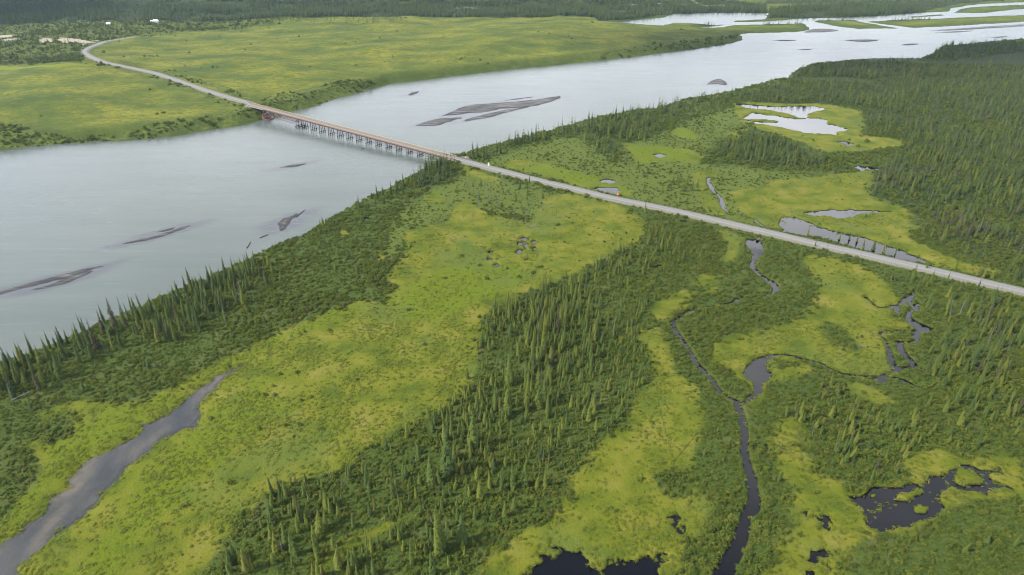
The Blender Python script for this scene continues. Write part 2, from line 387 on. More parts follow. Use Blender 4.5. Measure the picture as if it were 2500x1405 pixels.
water('puddle', 'small puddle in the shrubs close to the river bank', [[(884, 535), (894, 530), (906, 534), (896, 539)]], noise=0.8)

MEADOW = [
    [(1103, 512), (1130, 492), (1180, 512), (1260, 520), (1340, 482), (1400, 472), (1480, 492), (1540, 512), (1570, 540), (1575, 570), (1569, 583), (1516, 612), (1445, 647), (1356, 687), (1267, 722), (1203, 754),
     (1175, 780), (1180, 800), (1170, 860), (1165, 900), (1150, 940), (1120, 975), (1060, 1010), (1010, 1035), (960, 1060), (900, 1090), (870, 1120), (830, 1150), (760, 1165), (700, 1180), (640, 1220),
     (590, 1270), (540, 1330), (500, 1390), (480, 1460), (-120, 1460), (-120, 1400), (-20, 1310), (40, 1230), (100, 1170), (90, 1120), (75, 1080), (120, 1055), (100, 1010), (190, 975), (260, 985), (330, 985),
     (430, 945), (500, 900), (560, 870), (620, 840), (700, 800), (780, 770), (840, 745), (880, 722), (936, 747), (957, 700), (940, 687), (957, 655), (996, 612), (982, 569), (1050, 550), (1100, 540)],
    [(1030, 480), (1060, 470), (1090, 480), (1085, 495), (1050, 497)],
    [(915, 625), (930, 612), (942, 632), (925, 642)], [(820, 570), (845, 562), (858, 570), (838, 578)],
    [(1590, 760), (1620, 725), (1680, 705), (1700, 715), (1685, 745), (1640, 775), (1605, 780)], [(1690, 690), (1715, 668), (1745, 670), (1752, 690), (1720, 697)], [(1720, 705), (1755, 702), (1745, 718), (1722, 722)],
    [(1740, 560), (1780, 565), (1815, 580), (1815, 600), (1790, 640), (1760, 640), (1780, 600)],
    [(1560, 805), (1605, 800), (1640, 855), (1645, 900), (1697, 936), (1720, 1011), (1708, 1067), (1695, 1110), (1680, 1150), (1690, 1190), (1740, 1225), (1753, 1235), (1727, 1272), (1693, 1321), (1675, 1366),
     (1660, 1450), (1140, 1450), (1195, 1347), (1288, 1291), (1344, 1254), (1400, 1216), (1393, 1164), (1438, 1111), (1475, 1067), (1531, 1030), (1561, 955), (1602, 928), (1590, 880), (1560, 840)],
    [(1962, 619), (2016, 626), (2105, 648), (2176, 697), (2200, 735), (2190, 770), (2240, 800), (2170, 815), (2160, 840), (2185, 880), (2180, 910), (2130, 930), (2060, 905), (1990, 880), (1900, 885), (1880, 930),
     (1850, 965), (1835, 945), (1780, 915), (1735, 880), (1731, 855), (1749, 833), (1820, 811), (1909, 797), (1962, 769), (1980, 747), (1998, 697), (1970, 648)],
    [(2040, 930), (2090, 935), (2170, 960), (2185, 985), (2140, 985), (2090, 965)], [(1880, 895), (1960, 885), (1990, 900), (1940, 925), (1890, 925), (1862, 965), (1850, 985)],
    [(1873, 1063), (1903, 1029), (1944, 1022), (1959, 1056), (1955, 1089), (1989, 1142), (2034, 1168), (2075, 1194), (2127, 1190), (2221, 1175), (2213, 1142), (2213, 1104), (2280, 1095), (2360, 1120), (2445, 1100),
     (2500, 1130), (2520, 1200), (2500, 1225), (2404, 1216), (2314, 1235), (2303, 1254), (2258, 1284), (2191, 1299), (2127, 1310), (2082, 1347), (2056, 1400), (2040, 1450), (1850, 1450), (1862, 1403), (1892, 1328),
     (1937, 1291), (1922, 1239), (1944, 1198), (1899, 1157), (1899, 1119)],
    [(1685, 430), (1700, 418), (1765, 415), (1735, 430), (1720, 445), (1735, 480), (1775, 515), (1765, 527), (1740, 520), (1715, 500), (1708, 470)],
    [(1780, 470), (1830, 460), (1900, 440), (2000, 432), (2080, 420), (2130, 415), (2140, 430), (2110, 460), (2130, 490), (2200, 505), (2250, 530), (2270, 545), (2240, 560), (2220, 580), (2280, 610), (2350, 640),
     (2440, 655), (2440, 670), (2360, 668), (2250, 642), (2150, 600), (2080, 575), (1990, 548), (1930, 562), (1880, 552), (1840, 530), (1800, 510)],
    [(1790, 252), (1830, 250), (1960, 252), (2020, 255), (2100, 270), (2115, 300), (2100, 330), (2200, 340), (2215, 355), (2100, 370), (2010, 372), (1950, 345), (1900, 330), (1850, 315), (1805, 295)],
    [(1625, 318), (1660, 312), (1700, 325), (1700, 342), (1650, 335)], [(1520, 350), (1600, 355), (1680, 365), (1720, 385), (1700, 400), (1640, 395), (1570, 400), (1545, 385)],
    [(1775, 325), (1800, 322), (1815, 345), (1790, 348)], [(1845, 322), (1870, 330), (1850, 335)],
    [(1220, 400), (1260, 388), (1330, 400), (1400, 420), (1460, 430), (1520, 455), (1545, 465), (1540, 480), (1480, 472), (1400, 452), (1310, 425), (1250, 412)],
    [(2190, 147), (2260, 150), (2330, 148), (2400, 138), (2470, 130), (2560, 128), (2560, 160), (2350, 160), (2240, 156)], [(1950, 190), (2040, 188), (2140, 195), (2150, 203), (2050, 200), (1960, 198)],
    [(1135, 405), (1170, 420), (1230, 440), (1210, 448), (1160, 440), (1120, 425)],
    [(770, 1400), (800, 1345), (860, 1310), (960, 1270), (1000, 1262), (930, 1300), (850, 1345), (800, 1400)]]
SHRUB_HOLES = [
    [(90, 1040), (140, 1010), (185, 1030), (180, 1060), (130, 1085), (95, 1075)],
    [(1210, 480), (1300, 470), (1330, 500), (1290, 540), (1220, 530), (1180, 515)],
    [(1995, 800), (2015, 780), (2060, 800), (2105, 850), (2090, 862), (2030, 840)], [(1600, 1165), (1640, 1140), (1690, 1160), (1690, 1205), (1640, 1215), (1605, 1195)]]
LIME = [   # wet sedge, brighter and greener than the rest of the meadow
    [(1230, 402), (1330, 405), (1460, 432), (1540, 462), (1535, 478), (1400, 450), (1300, 422)], [(560, 880), (700, 805), (840, 745), (880, 735), (870, 765), (760, 800), (650, 850), (590, 885), (480, 930), (420, 960), (260, 990), (180, 1040), (60, 1180), (0, 1250), (-100, 1320), (-100, 1360), (60, 1270), (150, 1170), (260, 1080), (400, 990), (500, 915)],
    [(960, 720), (1100, 640), (1250, 640), (1330, 660), (1180, 740), (1050, 790), (930, 770)], [(340, 1150), (480, 1050), (560, 960), (640, 920), (700, 1000), (560, 1120), (420, 1250), (250, 1420), (120, 1420), (280, 1280)],
    [(1625, 318), (1660, 312), (1700, 325), (1700, 342), (1650, 335)], [(1520, 350), (1600, 355), (1680, 365), (1700, 400), (1570, 400)], [(0, 160), (130, 158), (225, 158), (230, 162), (120, 166), (0, 172), (-80, 172), (-80, 160)],
    [(1290, 350), (1400, 345), (1500, 400), (1400, 410), (1260, 385)]]
SAND = [[(95, 98), (110, 93), (130, 95), (131, 103), (95, 105)], [(136, 99), (150, 91), (172, 94), (200, 98), (232, 104), (215, 107), (190, 105), (150, 106)], [(-40, 89), (0, 87), (40, 85), (56, 88), (10, 93), (-40, 94)],
    [(0, 97), (28, 95), (40, 93), (42, 99), (10, 101)], [(198, 108), (214, 107), (212, 109), (200, 110)], [(230, 99), (250, 97), (250, 99), (232, 101)]]
ROCK = [[(1110, 20), (1150, 17), (1200, 20), (1160, 23)], [(1530, 13), (1545, 9), (1560, 14), (1545, 17)], [(1596, 6), (1625, 10), (1630, 14), (1600, 11)], [(1650, 6), (1680, 13), (1675, 16), (1652, 10)],
    [(1685, 1), (1692, 1), (1722, 13), (1770, 12), (1770, 15), (1715, 16)], [(1490, 26), (1530, 28), (1528, 31), (1492, 29)], [(1100, 23), (1112, 22), (1108, 25)]]
ROAD_R = [(2660, 750), (2560, 726), (2500, 711), (2420, 692), (2300, 664), (2200, 641), (2100, 618), (2000, 596), (1900, 572), (1800, 549), (1700, 526), (1600, 504), (1500, 484), (1400, 460), (1300, 436), (1200, 410), (1150, 397), (1108, 386)]
ROAD_L = [(612, 256), (600, 252), (560, 240), (520, 227), (480, 213), (440, 200), (400, 187), (360, 176), (320, 167), (280, 158), (250, 151), (225, 142), (210, 133), (208, 126), (218, 118), (240, 108), (255, 104), (280, 99), (310, 94), (330, 91)]

# ----------------------------------------------------------------------------- the ground sheet: rows and columns grow coarser with distance
Y0, RATIO, NROW, NCOL = 105.0, 1.0046, 705, 761
rows = Y0 * RATIO ** np.arange(NROW)
extra_far = rows[-1] * np.array([1.05, 1.15, 1.35, 1.8, 2.6, 4.0, 7.0])
extra_near = np.array([-600.0, -200.0, 0.0, 60.0, 90.0])
ys = np.concatenate([extra_near, rows, extra_far]); NE = len(extra_near)
sc_ = np.linspace(-1, 1, NCOL)
ext = np.array([1.06, 1.15, 1.3, 1.7, 2.6, 5.0])
cs = np.concatenate([-ext[::-1], sc_, ext]); NX = len(ext)
def half_w(y): return 83.0 + 0.726 * np.maximum(y, 60)
GX = cs[None, :] * half_w(ys)[:, None]
GY = np.broadcast_to(ys[:, None], GX.shape).copy()
NR, NC = GX.shape
def sample(field, x, y):
    y_ = np.clip(y, rows[0], rows[-1] * 0.9999)
    r = np.log(y_ / Y0) / math.log(RATIO) + NE
    c = (np.clip(x / half_w(y_), -1, 0.99999) + 1) / 2 * (NCOL - 1) + NX
    r0 = np.clip(np.floor(r).astype(int), 0, NR - 2); c0 = np.clip(np.floor(c).astype(int), 0, NC - 2)
    fr = r - r0; fc = c - c0
    return (field[r0, c0] * (1 - fr) * (1 - fc) + field[r0, c0 + 1] * (1 - fr) * fc + field[r0 + 1, c0] * fr * (1 - fc) + field[r0 + 1, c0 + 1] * fr * fc)

far_w = on_plane(FAR_BANK, RIVER_Z); near_w = on_plane(NEAR_BANK, RIVER_Z)
river_poly = np.vstack([far_w, near_w])
wob = np.minimum(5.0, 0.006 * GY)
SR = sdf_poly(GX, GY, river_poly, 200.0)
for isl in RIVER_ISLES:
    SR = np.minimum(SR, -sdf_poly(GX, GY, on_plane(isl, RIVER_Z), 200.0))
SR += fbm(GX, GY, 22, 3) * 1.6 * np.clip(GY / 400, .5, 2.0)
cx_ = on_plane([(-300, 650), (0, 620), (400, 450), (850, 320), (1300, 220), (1700, 160), (2000, 115), (2300, 95), (2800, 70)], RIVER_Z)
far_side = (GY > np.interp(GX, cx_[:, 0], cx_[:, 1]))
D = np.maximum(-SR, 0)
hmax = np.interp(GX, [-1200, 100, 250, 420, 480], [12, 12, 10, 6, 1.8])
hmax = np.where((GY > 1500) & (GX > 180), np.minimum(hmax, 3.0 + np.clip((260 - GX) / 40, 0, 9)), hmax)
z_far = RIVER_Z + hmax * (0.75 * ss(0, 26, D) + 0.25 * ss(10, 110, D)) + fbm(GX, GY, 190, 11, 5) * 7.5 * ss(10, 150, D) * (hmax / 12)
hill0 = np.interp(GX, [-1800, 0, 300, 600, 900], [1640, 1620, 1735, 1960, 2300])
hh = np.maximum(GY - hill0, 0)
z_far = z_far + 0.10 * hh * ss(0, 250, hh) + fbm(GX, GY, 260, 15, 4) * 9 * ss(20, 300, hh)
z_near = RIVER_Z + 4.0 * ss(0, 5.5, D) + fbm(GX, GY, 40, 21, 4) * 0.25 * ss(3, 15, D)
Z = np.where(far_side, z_far, z_near)
Z = np.where(SR > 0, RIVER_Z - 1.6 * ss(0, 3, SR), Z)
Z0 = Z.copy()

def unproject(pts, field=None):
    """first hit of the pixel's ray with the ground"""
    fld = Z0 if field is None else field
    a = np.atleast_2d(np.asarray(pts, float))
    rx, ry, rz = ray(a[:, 0], a[:, 1])
    zs = np.linspace(120, -6, 160)
    T = (zs[None, :] - CAM_H) / rz[:, None]
    X = rx[:, None] * T; Y = ry[:, None] * T
    G = sample(fld, X.ravel(), Y.ravel()).reshape(X.shape)
    below = zs[None, :] <= G
    k = np.where(below.any(1), below.argmax(1), len(zs) - 1)
    k = np.clip(k, 1, None); i = np.arange(len(a))
    g0 = zs[k - 1] - G[i, k - 1]; g1 = zs[k] - G[i, k]
    f = np.where(np.abs(g0 - g1) > 1e-6, g0 / (g0 - g1), 0); f = np.clip(f, 0, 1)
    return np.stack([X[i, k - 1] + (X[i, k] - X[i, k - 1]) * f, Y[i, k - 1] + (Y[i, k] - Y[i, k - 1]) * f], 1)
def union(polys, margin=40.0, X=None, Y=None):
    X = GX if X is None else X; Y = GY if Y is None else Y
    s = np.full(X.shape, -margin)
    for p in polys:
        s = np.maximum(s, sdf_poly(X, Y, unproject(p), margin))
    return s

# road heights and the ground under the road
BRIDGE_A = np.append(on_plane([(612, 256)], 7.6)[0], 7.6)      # deck ends: far bank and near bank
BRIDGE_B = np.append(on_plane([(1108, 386)], 1.3)[0], 1.3)
rr = on_plane(ROAD_R, 1.1)
rr = smooth_line(rr, 6)
rr = np.column_stack([rr, np.full(len(rr), 1.1)])
rr[-12:, 2] = np.linspace(1.1, 1.3, 12)
rr[-1] = BRIDGE_B
rl = unproject(ROAD_L)
rl = smooth_line(rl, 6)
rlz = sample(Z0, rl[:, 0], rl[:, 1]) + 0.7
for _ in range(30): rlz[1:-1] = (rlz[:-2] + rlz[1:-1] + rlz[2:]) / 3
w = np.exp(-np.hypot(rl[:, 0] - BRIDGE_A[0], rl[:, 1] - BRIDGE_A[1]) / 40.0)
rlz = rlz * (1 - w) + 7.6 * w
rl = np.column_stack([rl, rlz]); rl[0] = BRIDGE_A
ROAD_HALF = 3.55
def road_dist(X, Y, line, margin=60.0):
    d = np.full(X.shape, margin); zz = np.zeros(X.shape)
    m = (X > line[:, 0].min() - margin) & (X < line[:, 0].max() + margin) & (Y > line[:, 1].min() - margin) & (Y < line[:, 1].max() + margin)
    x = X[m]; y = Y[m]; b = np.full(x.shape, margin); bz = np.zeros(x.shape)
    for i in range(len(line) - 1):
        ex, ey = line[i + 1, :2] - line[i, :2]; l2 = ex * ex + ey * ey + 1e-9
        t = np.clip(((x - line[i, 0]) * ex + (y - line[i, 1]) * ey) / l2, 0, 1)
        dd = np.hypot(x - line[i, 0] - t * ex, y - line[i, 1] - t * ey)
        c = dd < b
        b[c] = dd[c]; bz[c] = (line[i, 2] + (line[i + 1, 2] - line[i, 2]) * t)[c]
    d[m] = b; zz[m] = bz
    return d, zz
dR, zR = road_dist(GX, GY, rr); dL, zL = road_dist(GX, GY, rl)
DROAD = np.minimum(dR, dL); zroad = np.where(dR < dL, zR, zL)
k = 1 - ss(ROAD_HALF + 0.8, ROAD_HALF + 4.5, DROAD)
Z = np.where(SR > 0, Z, Z * (1 - k) + (zroad - 0.25) * k)
PULLOUT = on_plane([(1118, 386), (1118, 383), (1132, 382.5), (1139, 381), (1145, 385), (1152, 391), (1172, 402), (1150, 400)], 0.9)
SP_ = sdf_poly(GX, GY, PULLOUT, 30.0)
k = ss(-4, 0, SP_)
Z = np.where(SR > 0, Z, Z * (1 - k) + 0.75 * k)

# ponds and creeks pressed into the ground
WS = np.full(GX.shape, -12.0); WEMB = np.full(GX.shape, -12.0)      # all still water; water with plants standing in it
for wb in WATER:
    lv = wb['level']
    s = np.full(GX.shape, -12.0)
    for p in wb['polys']: s = np.maximum(s, sdf_poly(GX, GY, on_plane(p, lv), 12.0))
    for st in wb['strokes']:
        st = np.asarray(st, float); q = np.column_stack([on_plane(st[:, :2], lv), st[:, 2]]); q = smooth_line(q, 5)
        s = np.maximum(s, sdf_line(GX, GY, q[:, :2], q[:, 2], 12.0))
    for h in wb['holes']: s = np.minimum(s, -sdf_poly(GX, GY, on_plane(h, lv), 12.0))
    m = s > -11
    s[m] += fbm(GX[m], GY[m], wb['wl'], 31, 4) * wb['noise'] - wb['shift']
    s = np.minimum(s, DROAD - ROAD_HALF - 2.0)
    wb['s'] = s
    soft = 3.4 if wb['kind'] == 'mud' else 0.7
    dep = 0.45 if wb['kind'] == 'mud' else 1.6
    k = ss(-10, -1, s) * 0.7
    Z = np.where(m & (DROAD > 8) & (SR < -6), Z * (1 - k) + (lv + (0.35 if wb['kind'] == 'mud' else 0.75)) * k, Z)
    c = ss(-soft, soft, s)
    Z = np.where(m, np.minimum(Z, Z * (1 - c) + (lv - dep) * c), Z)
    if wb['name'] in ('bog_pond', 'bog_pool', 'slough') or 'reedy' in wb['label'] or 'broken' in wb['label']: WEMB = np.maximum(WEMB, s)
    if wb['kind'] == 'mud': WMUD = s
    else: WS = np.maximum(WS, s)

WALL = np.maximum(WS, WMUD)
SM = union(MEADOW)
for h in SHRUB_HOLES: SM = np.minimum(SM, -sdf_poly(GX, GY, unproject(h), 40.0))
SL = union(LIME); SS = union(SAND); SK = union(ROCK)
TERR = np.where(far_side, ss(5, 45, D), 0.0)
SHRUB_BANK = [[(-60, 372), (0, 368), (300, 343), (520, 316), (650, 291), (640, 268), (600, 262), (520, 275), (440, 290), (330, 320), (200, 335), (60, 320), (0, 300), (-60, 295)],
    [(640, 262), (720, 272), (800, 250), (880, 228), (930, 212), (900, 195), (840, 190), (760, 215), (680, 235), (630, 245)],
    [(1400, 156), (1500, 146), (1600, 133), (1700, 120), (1810, 101), (1812, 88), (1780, 82), (1700, 97), (1600, 102), (1500, 125), (1420, 138)],
    [(600, 252), (480, 213), (380, 180), (300, 162), (225, 145), (230, 158), (330, 182), (430, 215), (520, 245), (590, 265)],
    [(600, 246), (480, 203), (380, 176), (330, 168), (400, 176), (500, 200), (620, 240)],
    [(-60, 158), (200, 155), (225, 140), (205, 128), (240, 106), (330, 90), (640, 60), (760, 40), (0, 58), (-60, 60)]]
SB = union(SHRUB_BANK)
PALE = [[(1170, 398), (1300, 350), (1420, 335), (1500, 395), (1560, 345), (1700, 290), (1790, 262), (1840, 325), (1740, 345), (1720, 400), (1900, 420), (2010, 425), (2130, 410), (2200, 500), (2000, 560), (1800, 545), (1600, 498), (1400, 452), (1200, 405)],
    [(1120, 430), (1280, 450), (1400, 475), (1330, 530), (1120, 520), (1010, 560), (960, 640), (930, 620), (960, 540), (1040, 470)]]
SPALE = union(PALE)
TRAILS = [[(1603, 930), (1608, 985), (1622, 1040), (1636, 1090), (1641, 1112)], [(1705, 1055), (1662, 1108), (1646, 1130), (1638, 1190), (1632, 1206)], [(1436, 1115), (1455, 1088), (1478, 1065)], [(1425, 1160), (1440, 1130), (1452, 1115)],
    [(700, 1010), (716, 1050), (740, 1075), (775, 1100)], [(650, 1000), (660, 1040), (655, 1070)], [(1610, 800), (1585, 820), (1580, 850)], [(1840, 1180), (1860, 1176)], [(1980, 1178), (2010, 1168), (2050, 1168)]]
STRAIL = np.full(GX.shape, -5.0)
for tl_ in TRAILS:
    q = smooth_line(unproject(tl_), 5); STRAIL = np.maximum(STRAIL, sdf_line(GX, GY, q, np.full(len(q), .15), 5.0))

FORESTS = [  # key, polygon, trees per square metre, height range, power (larger: more small trees), share brown, share grey
 ('east', [(2110, 270), (1960, 205), (2000, 180), (2200, 165), (2500, 180), (2620, 200), (2620, 700), (2500, 690), (2440, 650), (2350, 620), (2280, 590), (2250, 550), (2200, 500), (2130, 480), (2120, 430), (2200, 380), (2220, 350), (2120, 320)], 0.075, (4.5, 12), 1.1, .16, .16),
 ('east', [(1935, 190), (1950, 172), (2050, 157), (2240, 150), (2300, 160), (2500, 165), (2620, 170), (2620, 200), (2200, 185), (1960, 200)], 0.035, (6, 12), 1.0, .05, .06),
 ('upbank', [(1153, 371), (1277, 341), (1394, 308), (1546, 277), (1660, 251), (1788, 227), (1848, 210), (1830, 225), (1800, 250), (1700, 270), (1620, 290), (1550, 320), (1480, 335), (1400, 325), (1300, 345), (1220, 370), (1170, 388)], 0.030, (7, 15), 1.0, .03, .10),
 ('upbank', [(1380, 320), (1560, 300), (1640, 290), (1580, 350), (1530, 405), (1480, 390), (1420, 350)], 0.035, (6, 13), 1.0, .04, .10),
 ('upbank', [(1540, 330), (1700, 290), (1760, 330), (1700, 360), (1600, 350)], 0.012, (5, 10), 1.2, .02, .08),
 ('clump', [(1720, 372), (1780, 345), (1850, 318), (1900, 340), (1960, 370), (2010, 395), (1990, 415), (1930, 402), (1860, 405), (1800, 395)], 0.060, (6, 12), 1.0, .03, .05),
 ('clump', [(1810, 232), (1900, 205), (1990, 200), (2090, 230), (2110, 262), (2000, 252), (1900, 252), (1830, 245)], 0.045, (6, 12), 1.0, .04, .10),
 ('bridgehead', [(1012, 432), (1050, 405), (1088, 391), (1112, 402), (1110, 430), (1060, 452), (1020, 458)], 0.055, (8, 15), 0.9, .05, .10),
 ('bank', [(-40, 902), (120, 856), (240, 802), (330, 765), (420, 724), (512, 688), (612, 640), (655, 645), (700, 700), (640, 745), (560, 790), (450, 830), (350, 850), (250, 900), (150, 930), (60, 975), (-40, 985)], 0.065, (4, 14), 1.2, .05, .04),
 ('bank', [(612, 640), (700, 605), (783, 560), (860, 520), (960, 470), (1020, 440), (1040, 470), (960, 520), (880, 560), (800, 600), (700, 680)], 0.010, (3, 10), 1.6, .02, .05),
 ('bank', [(60, 990), (250, 910), (450, 850), (640, 750), (740, 720), (820, 650), (900, 570), (960, 560), (930, 640), (840, 720), (620, 830), (430, 930), (200, 970), (-40, 1080), (-40, 1000)], 0.030, (2.5, 6.5), 1.5, .02, .01),
 ('belt', [(1569, 583), (1516, 612), (1445, 648), (1356, 690), (1267, 726), (1203, 758), (1180, 800), (1165, 900), (1120, 975), (1010, 1035), (900, 1090), (830, 1150), (700, 1180), (590, 1270), (500, 1420), (1150, 1420), (1195, 1350), (1288, 1291), (1400, 1216), (1393, 1164), (1475, 1067), (1540, 1000), (1600, 920), (1580, 850), (1560, 800), (1600, 740), (1640, 690), (1670, 620), (1650, 570), (1600, 540)], 0.150, (2.2, 8.0), 1.6, .03, .02),
 ('belt', [(1180, 800), (1260, 745), (1380, 740), (1400, 850), (1390, 960), (1300, 1000), (1200, 1010), (1160, 940)], 0.040, (4, 12), 1.3, .05, .03),
 ('marsh', [(1890, 990), (1960, 930), (2040, 945), (2100, 980), (2200, 990), (2300, 950), (2540, 900), (2540, 1110), (2440, 1095), (2290, 1085), (2200, 1100), (2200, 1170), (2070, 1180), (1990, 1130), (1960, 1040)], 0.080, (2.4, 9.0), 1.6, .05, .01),
 ('roadside', [(2180, 680), (2260, 680), (2400, 712), (2540, 740), (2540, 900), (2300, 930), (2230, 890), (2290, 800), (2250, 740)], 0.060, (4, 12), 1.3, .06, .04),
 ('corner', [(2130, 1320), (2300, 1270), (2400, 1225), (2540, 1230), (2540, 1430), (2050, 1430)], 0.018, (2.5, 7), 1.4, .03, .0),
 ('creek', [(1660, 760), (1740, 770), (1900, 740), (1990, 740), (1900, 790), (1740, 830), (1720, 880), (1680, 830)], 0.012, (2, 5), 1.4, .0, .0),
 ('creek', [(1740, 1000), (1860, 1000), (1900, 1120), (1900, 1250), (1860, 1400), (1690, 1400), (1770, 1250), (1720, 1100)], 0.008, (2, 5), 1.2, .0, .0),
 ('creek', [(1680, 600), (1800, 640), (1960, 640), (1980, 740), (1830, 740), (1700, 660)], 0.006, (2.5, 6), 1.3, .0, .05),
 ('verge', [(1640, 500), (1750, 530), (1900, 568), (2100, 612), (2300, 660), (2540, 712), (2540, 700), (2300, 646), (2100, 596), (1900, 552), (1700, 512)], 0.018, (4, 10), 1.0, .03, .06),
 ('verge', [(1560, 520), (1700, 545), (1800, 575), (2000, 618), (2200, 662), (2540, 745), (2540, 770), (2300, 712), (2000, 640), (1700, 570), (1600, 550)], 0.016, (3, 9), 1.2, .03, .05),
 ('thin', [(1560, 400), (1720, 440), (1700, 500), (1600, 490), (1540, 440)], 0.006, (5, 11), 1.0, .05, .5),
 ('thin', [(1980, 400), (2140, 420), (2200, 500), (2100, 480), (2000, 420)], 0.012, (4, 9), 1.0, .05, .2),
 ('thin', [(2100, 500), (2260, 520), (2300, 600), (2200, 600), (1960, 540), (2000, 545)], 0.005, (4, 9), 1.0, .0, .1),
 ('thin', [(1130, 440), (1280, 455), (1340, 500), (1300, 560), (1180, 560), (1130, 500)], 0.012, (4, 10), 1.2, .1, .45),
 ('farflat', [(2240, 150), (2290, 118), (2500, 103), (2620, 100), (2620, 165), (2300, 160)], 0.022, (7, 13), 1.0, .04, .1),
 ('fartop', [(-60, 60), (300, 52), (700, 42), (1000, 40), (1250, 44), (1480, 52), (1560, 46), (1640, 36), (1760, 33), (1870, 32), (1870, 12), (1700, -20), (1000, -30), (-60, -30)], 0.055, (8, 15), 1.0, .05, .12),
 ('fartop', [(1875, 46), (1952, 46), (2063, 43), (2164, 38), (2260, 30), (2240, 15), (2100, 10), (1960, 12), (1880, 22)], 0.05, (8, 14), 1.0, .03, .1),
 ('fartop', [(2260, 28), (2340, 10), (2560, -5), (2560, -30), (1870, -30), (1870, 10), (2100, 8)], 0.012, (7, 12), 1.0, .03, .1),
 ('farleft', [(-60, 62), (300, 54), (760, 44), (640, 66), (430, 82), (330, 92), (230, 104), (205, 130), (220, 150), (100, 157), (-60, 158)], 0.0075, (5, 12), 1.2, .02, .05),
 ('farleft', [(-60, 100), (110, 104), (120, 112), (-60, 116)], 0.03, (5, 9), 1.0, .0, .0),
 ('farleft', [(-60, 140), (200, 135), (215, 150), (100, 156), (-60, 157)], 0.02, (5, 10), 1.0, .0, .0),
 ('farleft', [(700, 45), (1000, 42), (1000, 60), (800, 58), (600, 62)], 0.004, (5, 10), 1.0, .02, .1),
 ('fartop', [(1860, 61), (1962, 57), (1970, 60), (1880, 64)], 0.02, (7, 12), 1.0, 0, 0), ('fartop', [(1700, 62), (1740, 52), (1784, 56), (1780, 60), (1720, 66)], 0.02, (6, 10), 1.0, 0, 0),
 ('fartop', [(2170, 49), (2270, 47), (2270, 49), (2180, 52)], 0.012, (7, 12), 1.0, 0, 0), ('fartop', [(1990, 51), (2088, 49), (2088, 52), (2000, 54)], 0.012, (7, 12), 1.0, 0, 0),
]
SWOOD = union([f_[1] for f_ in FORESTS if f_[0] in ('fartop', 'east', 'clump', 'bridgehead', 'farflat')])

# ----------------------------------------------------------------------------- ground material
t = NT('ground_cover')
a_me, a_te, a_wa, a_ro, a_sa, a_li, a_ri, a_rk, a_sb = (t.attr(n) for n in ('meadow', 'terrace', 'wet', 'road', 'sand', 'lime', 'river', 'rock', 'bank'))
n_edge = t.noise(0.11, 6, 0.65)
n_fine = t.noise(0.9, 5, 0.7)
n_grain = t.noise(3.0, 3, 0.7)
n_big = t.noise(0.018, 5, 0.6)
n_mid = t.noise(0.06, 5, 0.6)
sh = t.ramp(n_fine, [(0.32, (0.013, 0.022, 0.004)), (0.5, (0.029, 0.044, 0.007)), (0.68, (0.048, 0.064, 0.010))])
shb = t.mix(t.step(n_mid, 0.5, 0.72), sh, (0.050, 0.060, 0.017))
pal = t.math('ADD', t.attr('pale'), t.math('MULTIPLY', t.math('SUBTRACT', t.noise(0.05, 5, 0.6), 0.5), 50.0))
shb = t.mix(t.math('MULTIPLY', t.step(pal, -6, 6), 0.8), shb, t.ramp(n_fine, [(0.32, (0.030, 0.046, 0.008)), (0.5, (0.052, 0.068, 0.010)), (0.68, (0.070, 0.082, 0.013))]))
me = t.ramp(n_mid, [(0.36, (0.037, 0.053, 0.004)), (0.46, (0.060, 0.072, 0.005)), (0.56, (0.080, 0.084, 0.008)), (0.72, (0.106, 0.096, 0.020))])
me = t.mix(t.step(t.math('ADD', a_li, t.math('MULTIPLY', t.math('SUBTRACT', n_edge, 0.5), 30.0)), -6, 8), me, t.ramp(n_fine, [(0.34, (0.043, 0.065, 0.003)), (0.66, (0.074, 0.092, 0.004))]))
me = t.mix(t.math('MULTIPLY', t.step(t.noise(1.7, 4, 0.7), 0.50, 0.34), 0.3), me, (0.030, 0.044, 0.008))
me = t.mix(t.math('MULTIPLY', t.step(n_big, 0.50, 0.64), 0.65), me, (0.046, 0.066, 0.012))
te = t.ramp(t.noise(0.012, 6, 0.62, stretch=(1, 1.5, -0.25)), [(0.35, (0.032, 0.048, 0.007)), (0.45, (0.056, 0.070, 0.007)), (0.53, (0.080, 0.088, 0.008)), (0.64, (0.114, 0.112, 0.012))])
te = t.mix(t.math('MULTIPLY', t.step(t.noise(0.10, 5, 0.7, stretch=(1, 1.6, -0.25)), 0.52, 0.62), 0.6), te, (0.028, 0.048, 0.011))
te = t.mix(t.math('MULTIPLY', t.step(t.noise(0.16, 5, 0.75, stretch=(0.8, 1.5, -0.25)), 0.48, 0.60), 0.7), te, (0.034, 0.050, 0.008))
te = t.mix(t.math('MULTIPLY', t.step(t.noise(0.07, 5, 0.75, stretch=(0.8, 1.5, -0.25)), 0.54, 0.68), 0.4), te, (0.125, 0.118, 0.020))
te = t.mix(t.math('MULTIPLY', t.step(n_fine, 0.5, 0.28), 0.6), te, (0.028, 0.042, 0.009))
edge = t.math('ADD', a_me, t.math('MULTIPLY', t.math('SUBTRACT', n_edge, 0.5), 12.0))
c = t.mix(t.step(edge, -1.6, 1.6), shb, me)
c = t.mix(a_te, c, te)
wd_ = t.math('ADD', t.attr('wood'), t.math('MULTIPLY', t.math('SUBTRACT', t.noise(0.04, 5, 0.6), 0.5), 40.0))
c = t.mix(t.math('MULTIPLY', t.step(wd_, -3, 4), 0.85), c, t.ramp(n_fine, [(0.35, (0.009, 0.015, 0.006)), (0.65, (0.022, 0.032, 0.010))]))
bk = t.math('ADD', a_sb, t.math('MULTIPLY', t.math('SUBTRACT', t.noise(0.05, 6, 0.65), 0.5), 60.0))
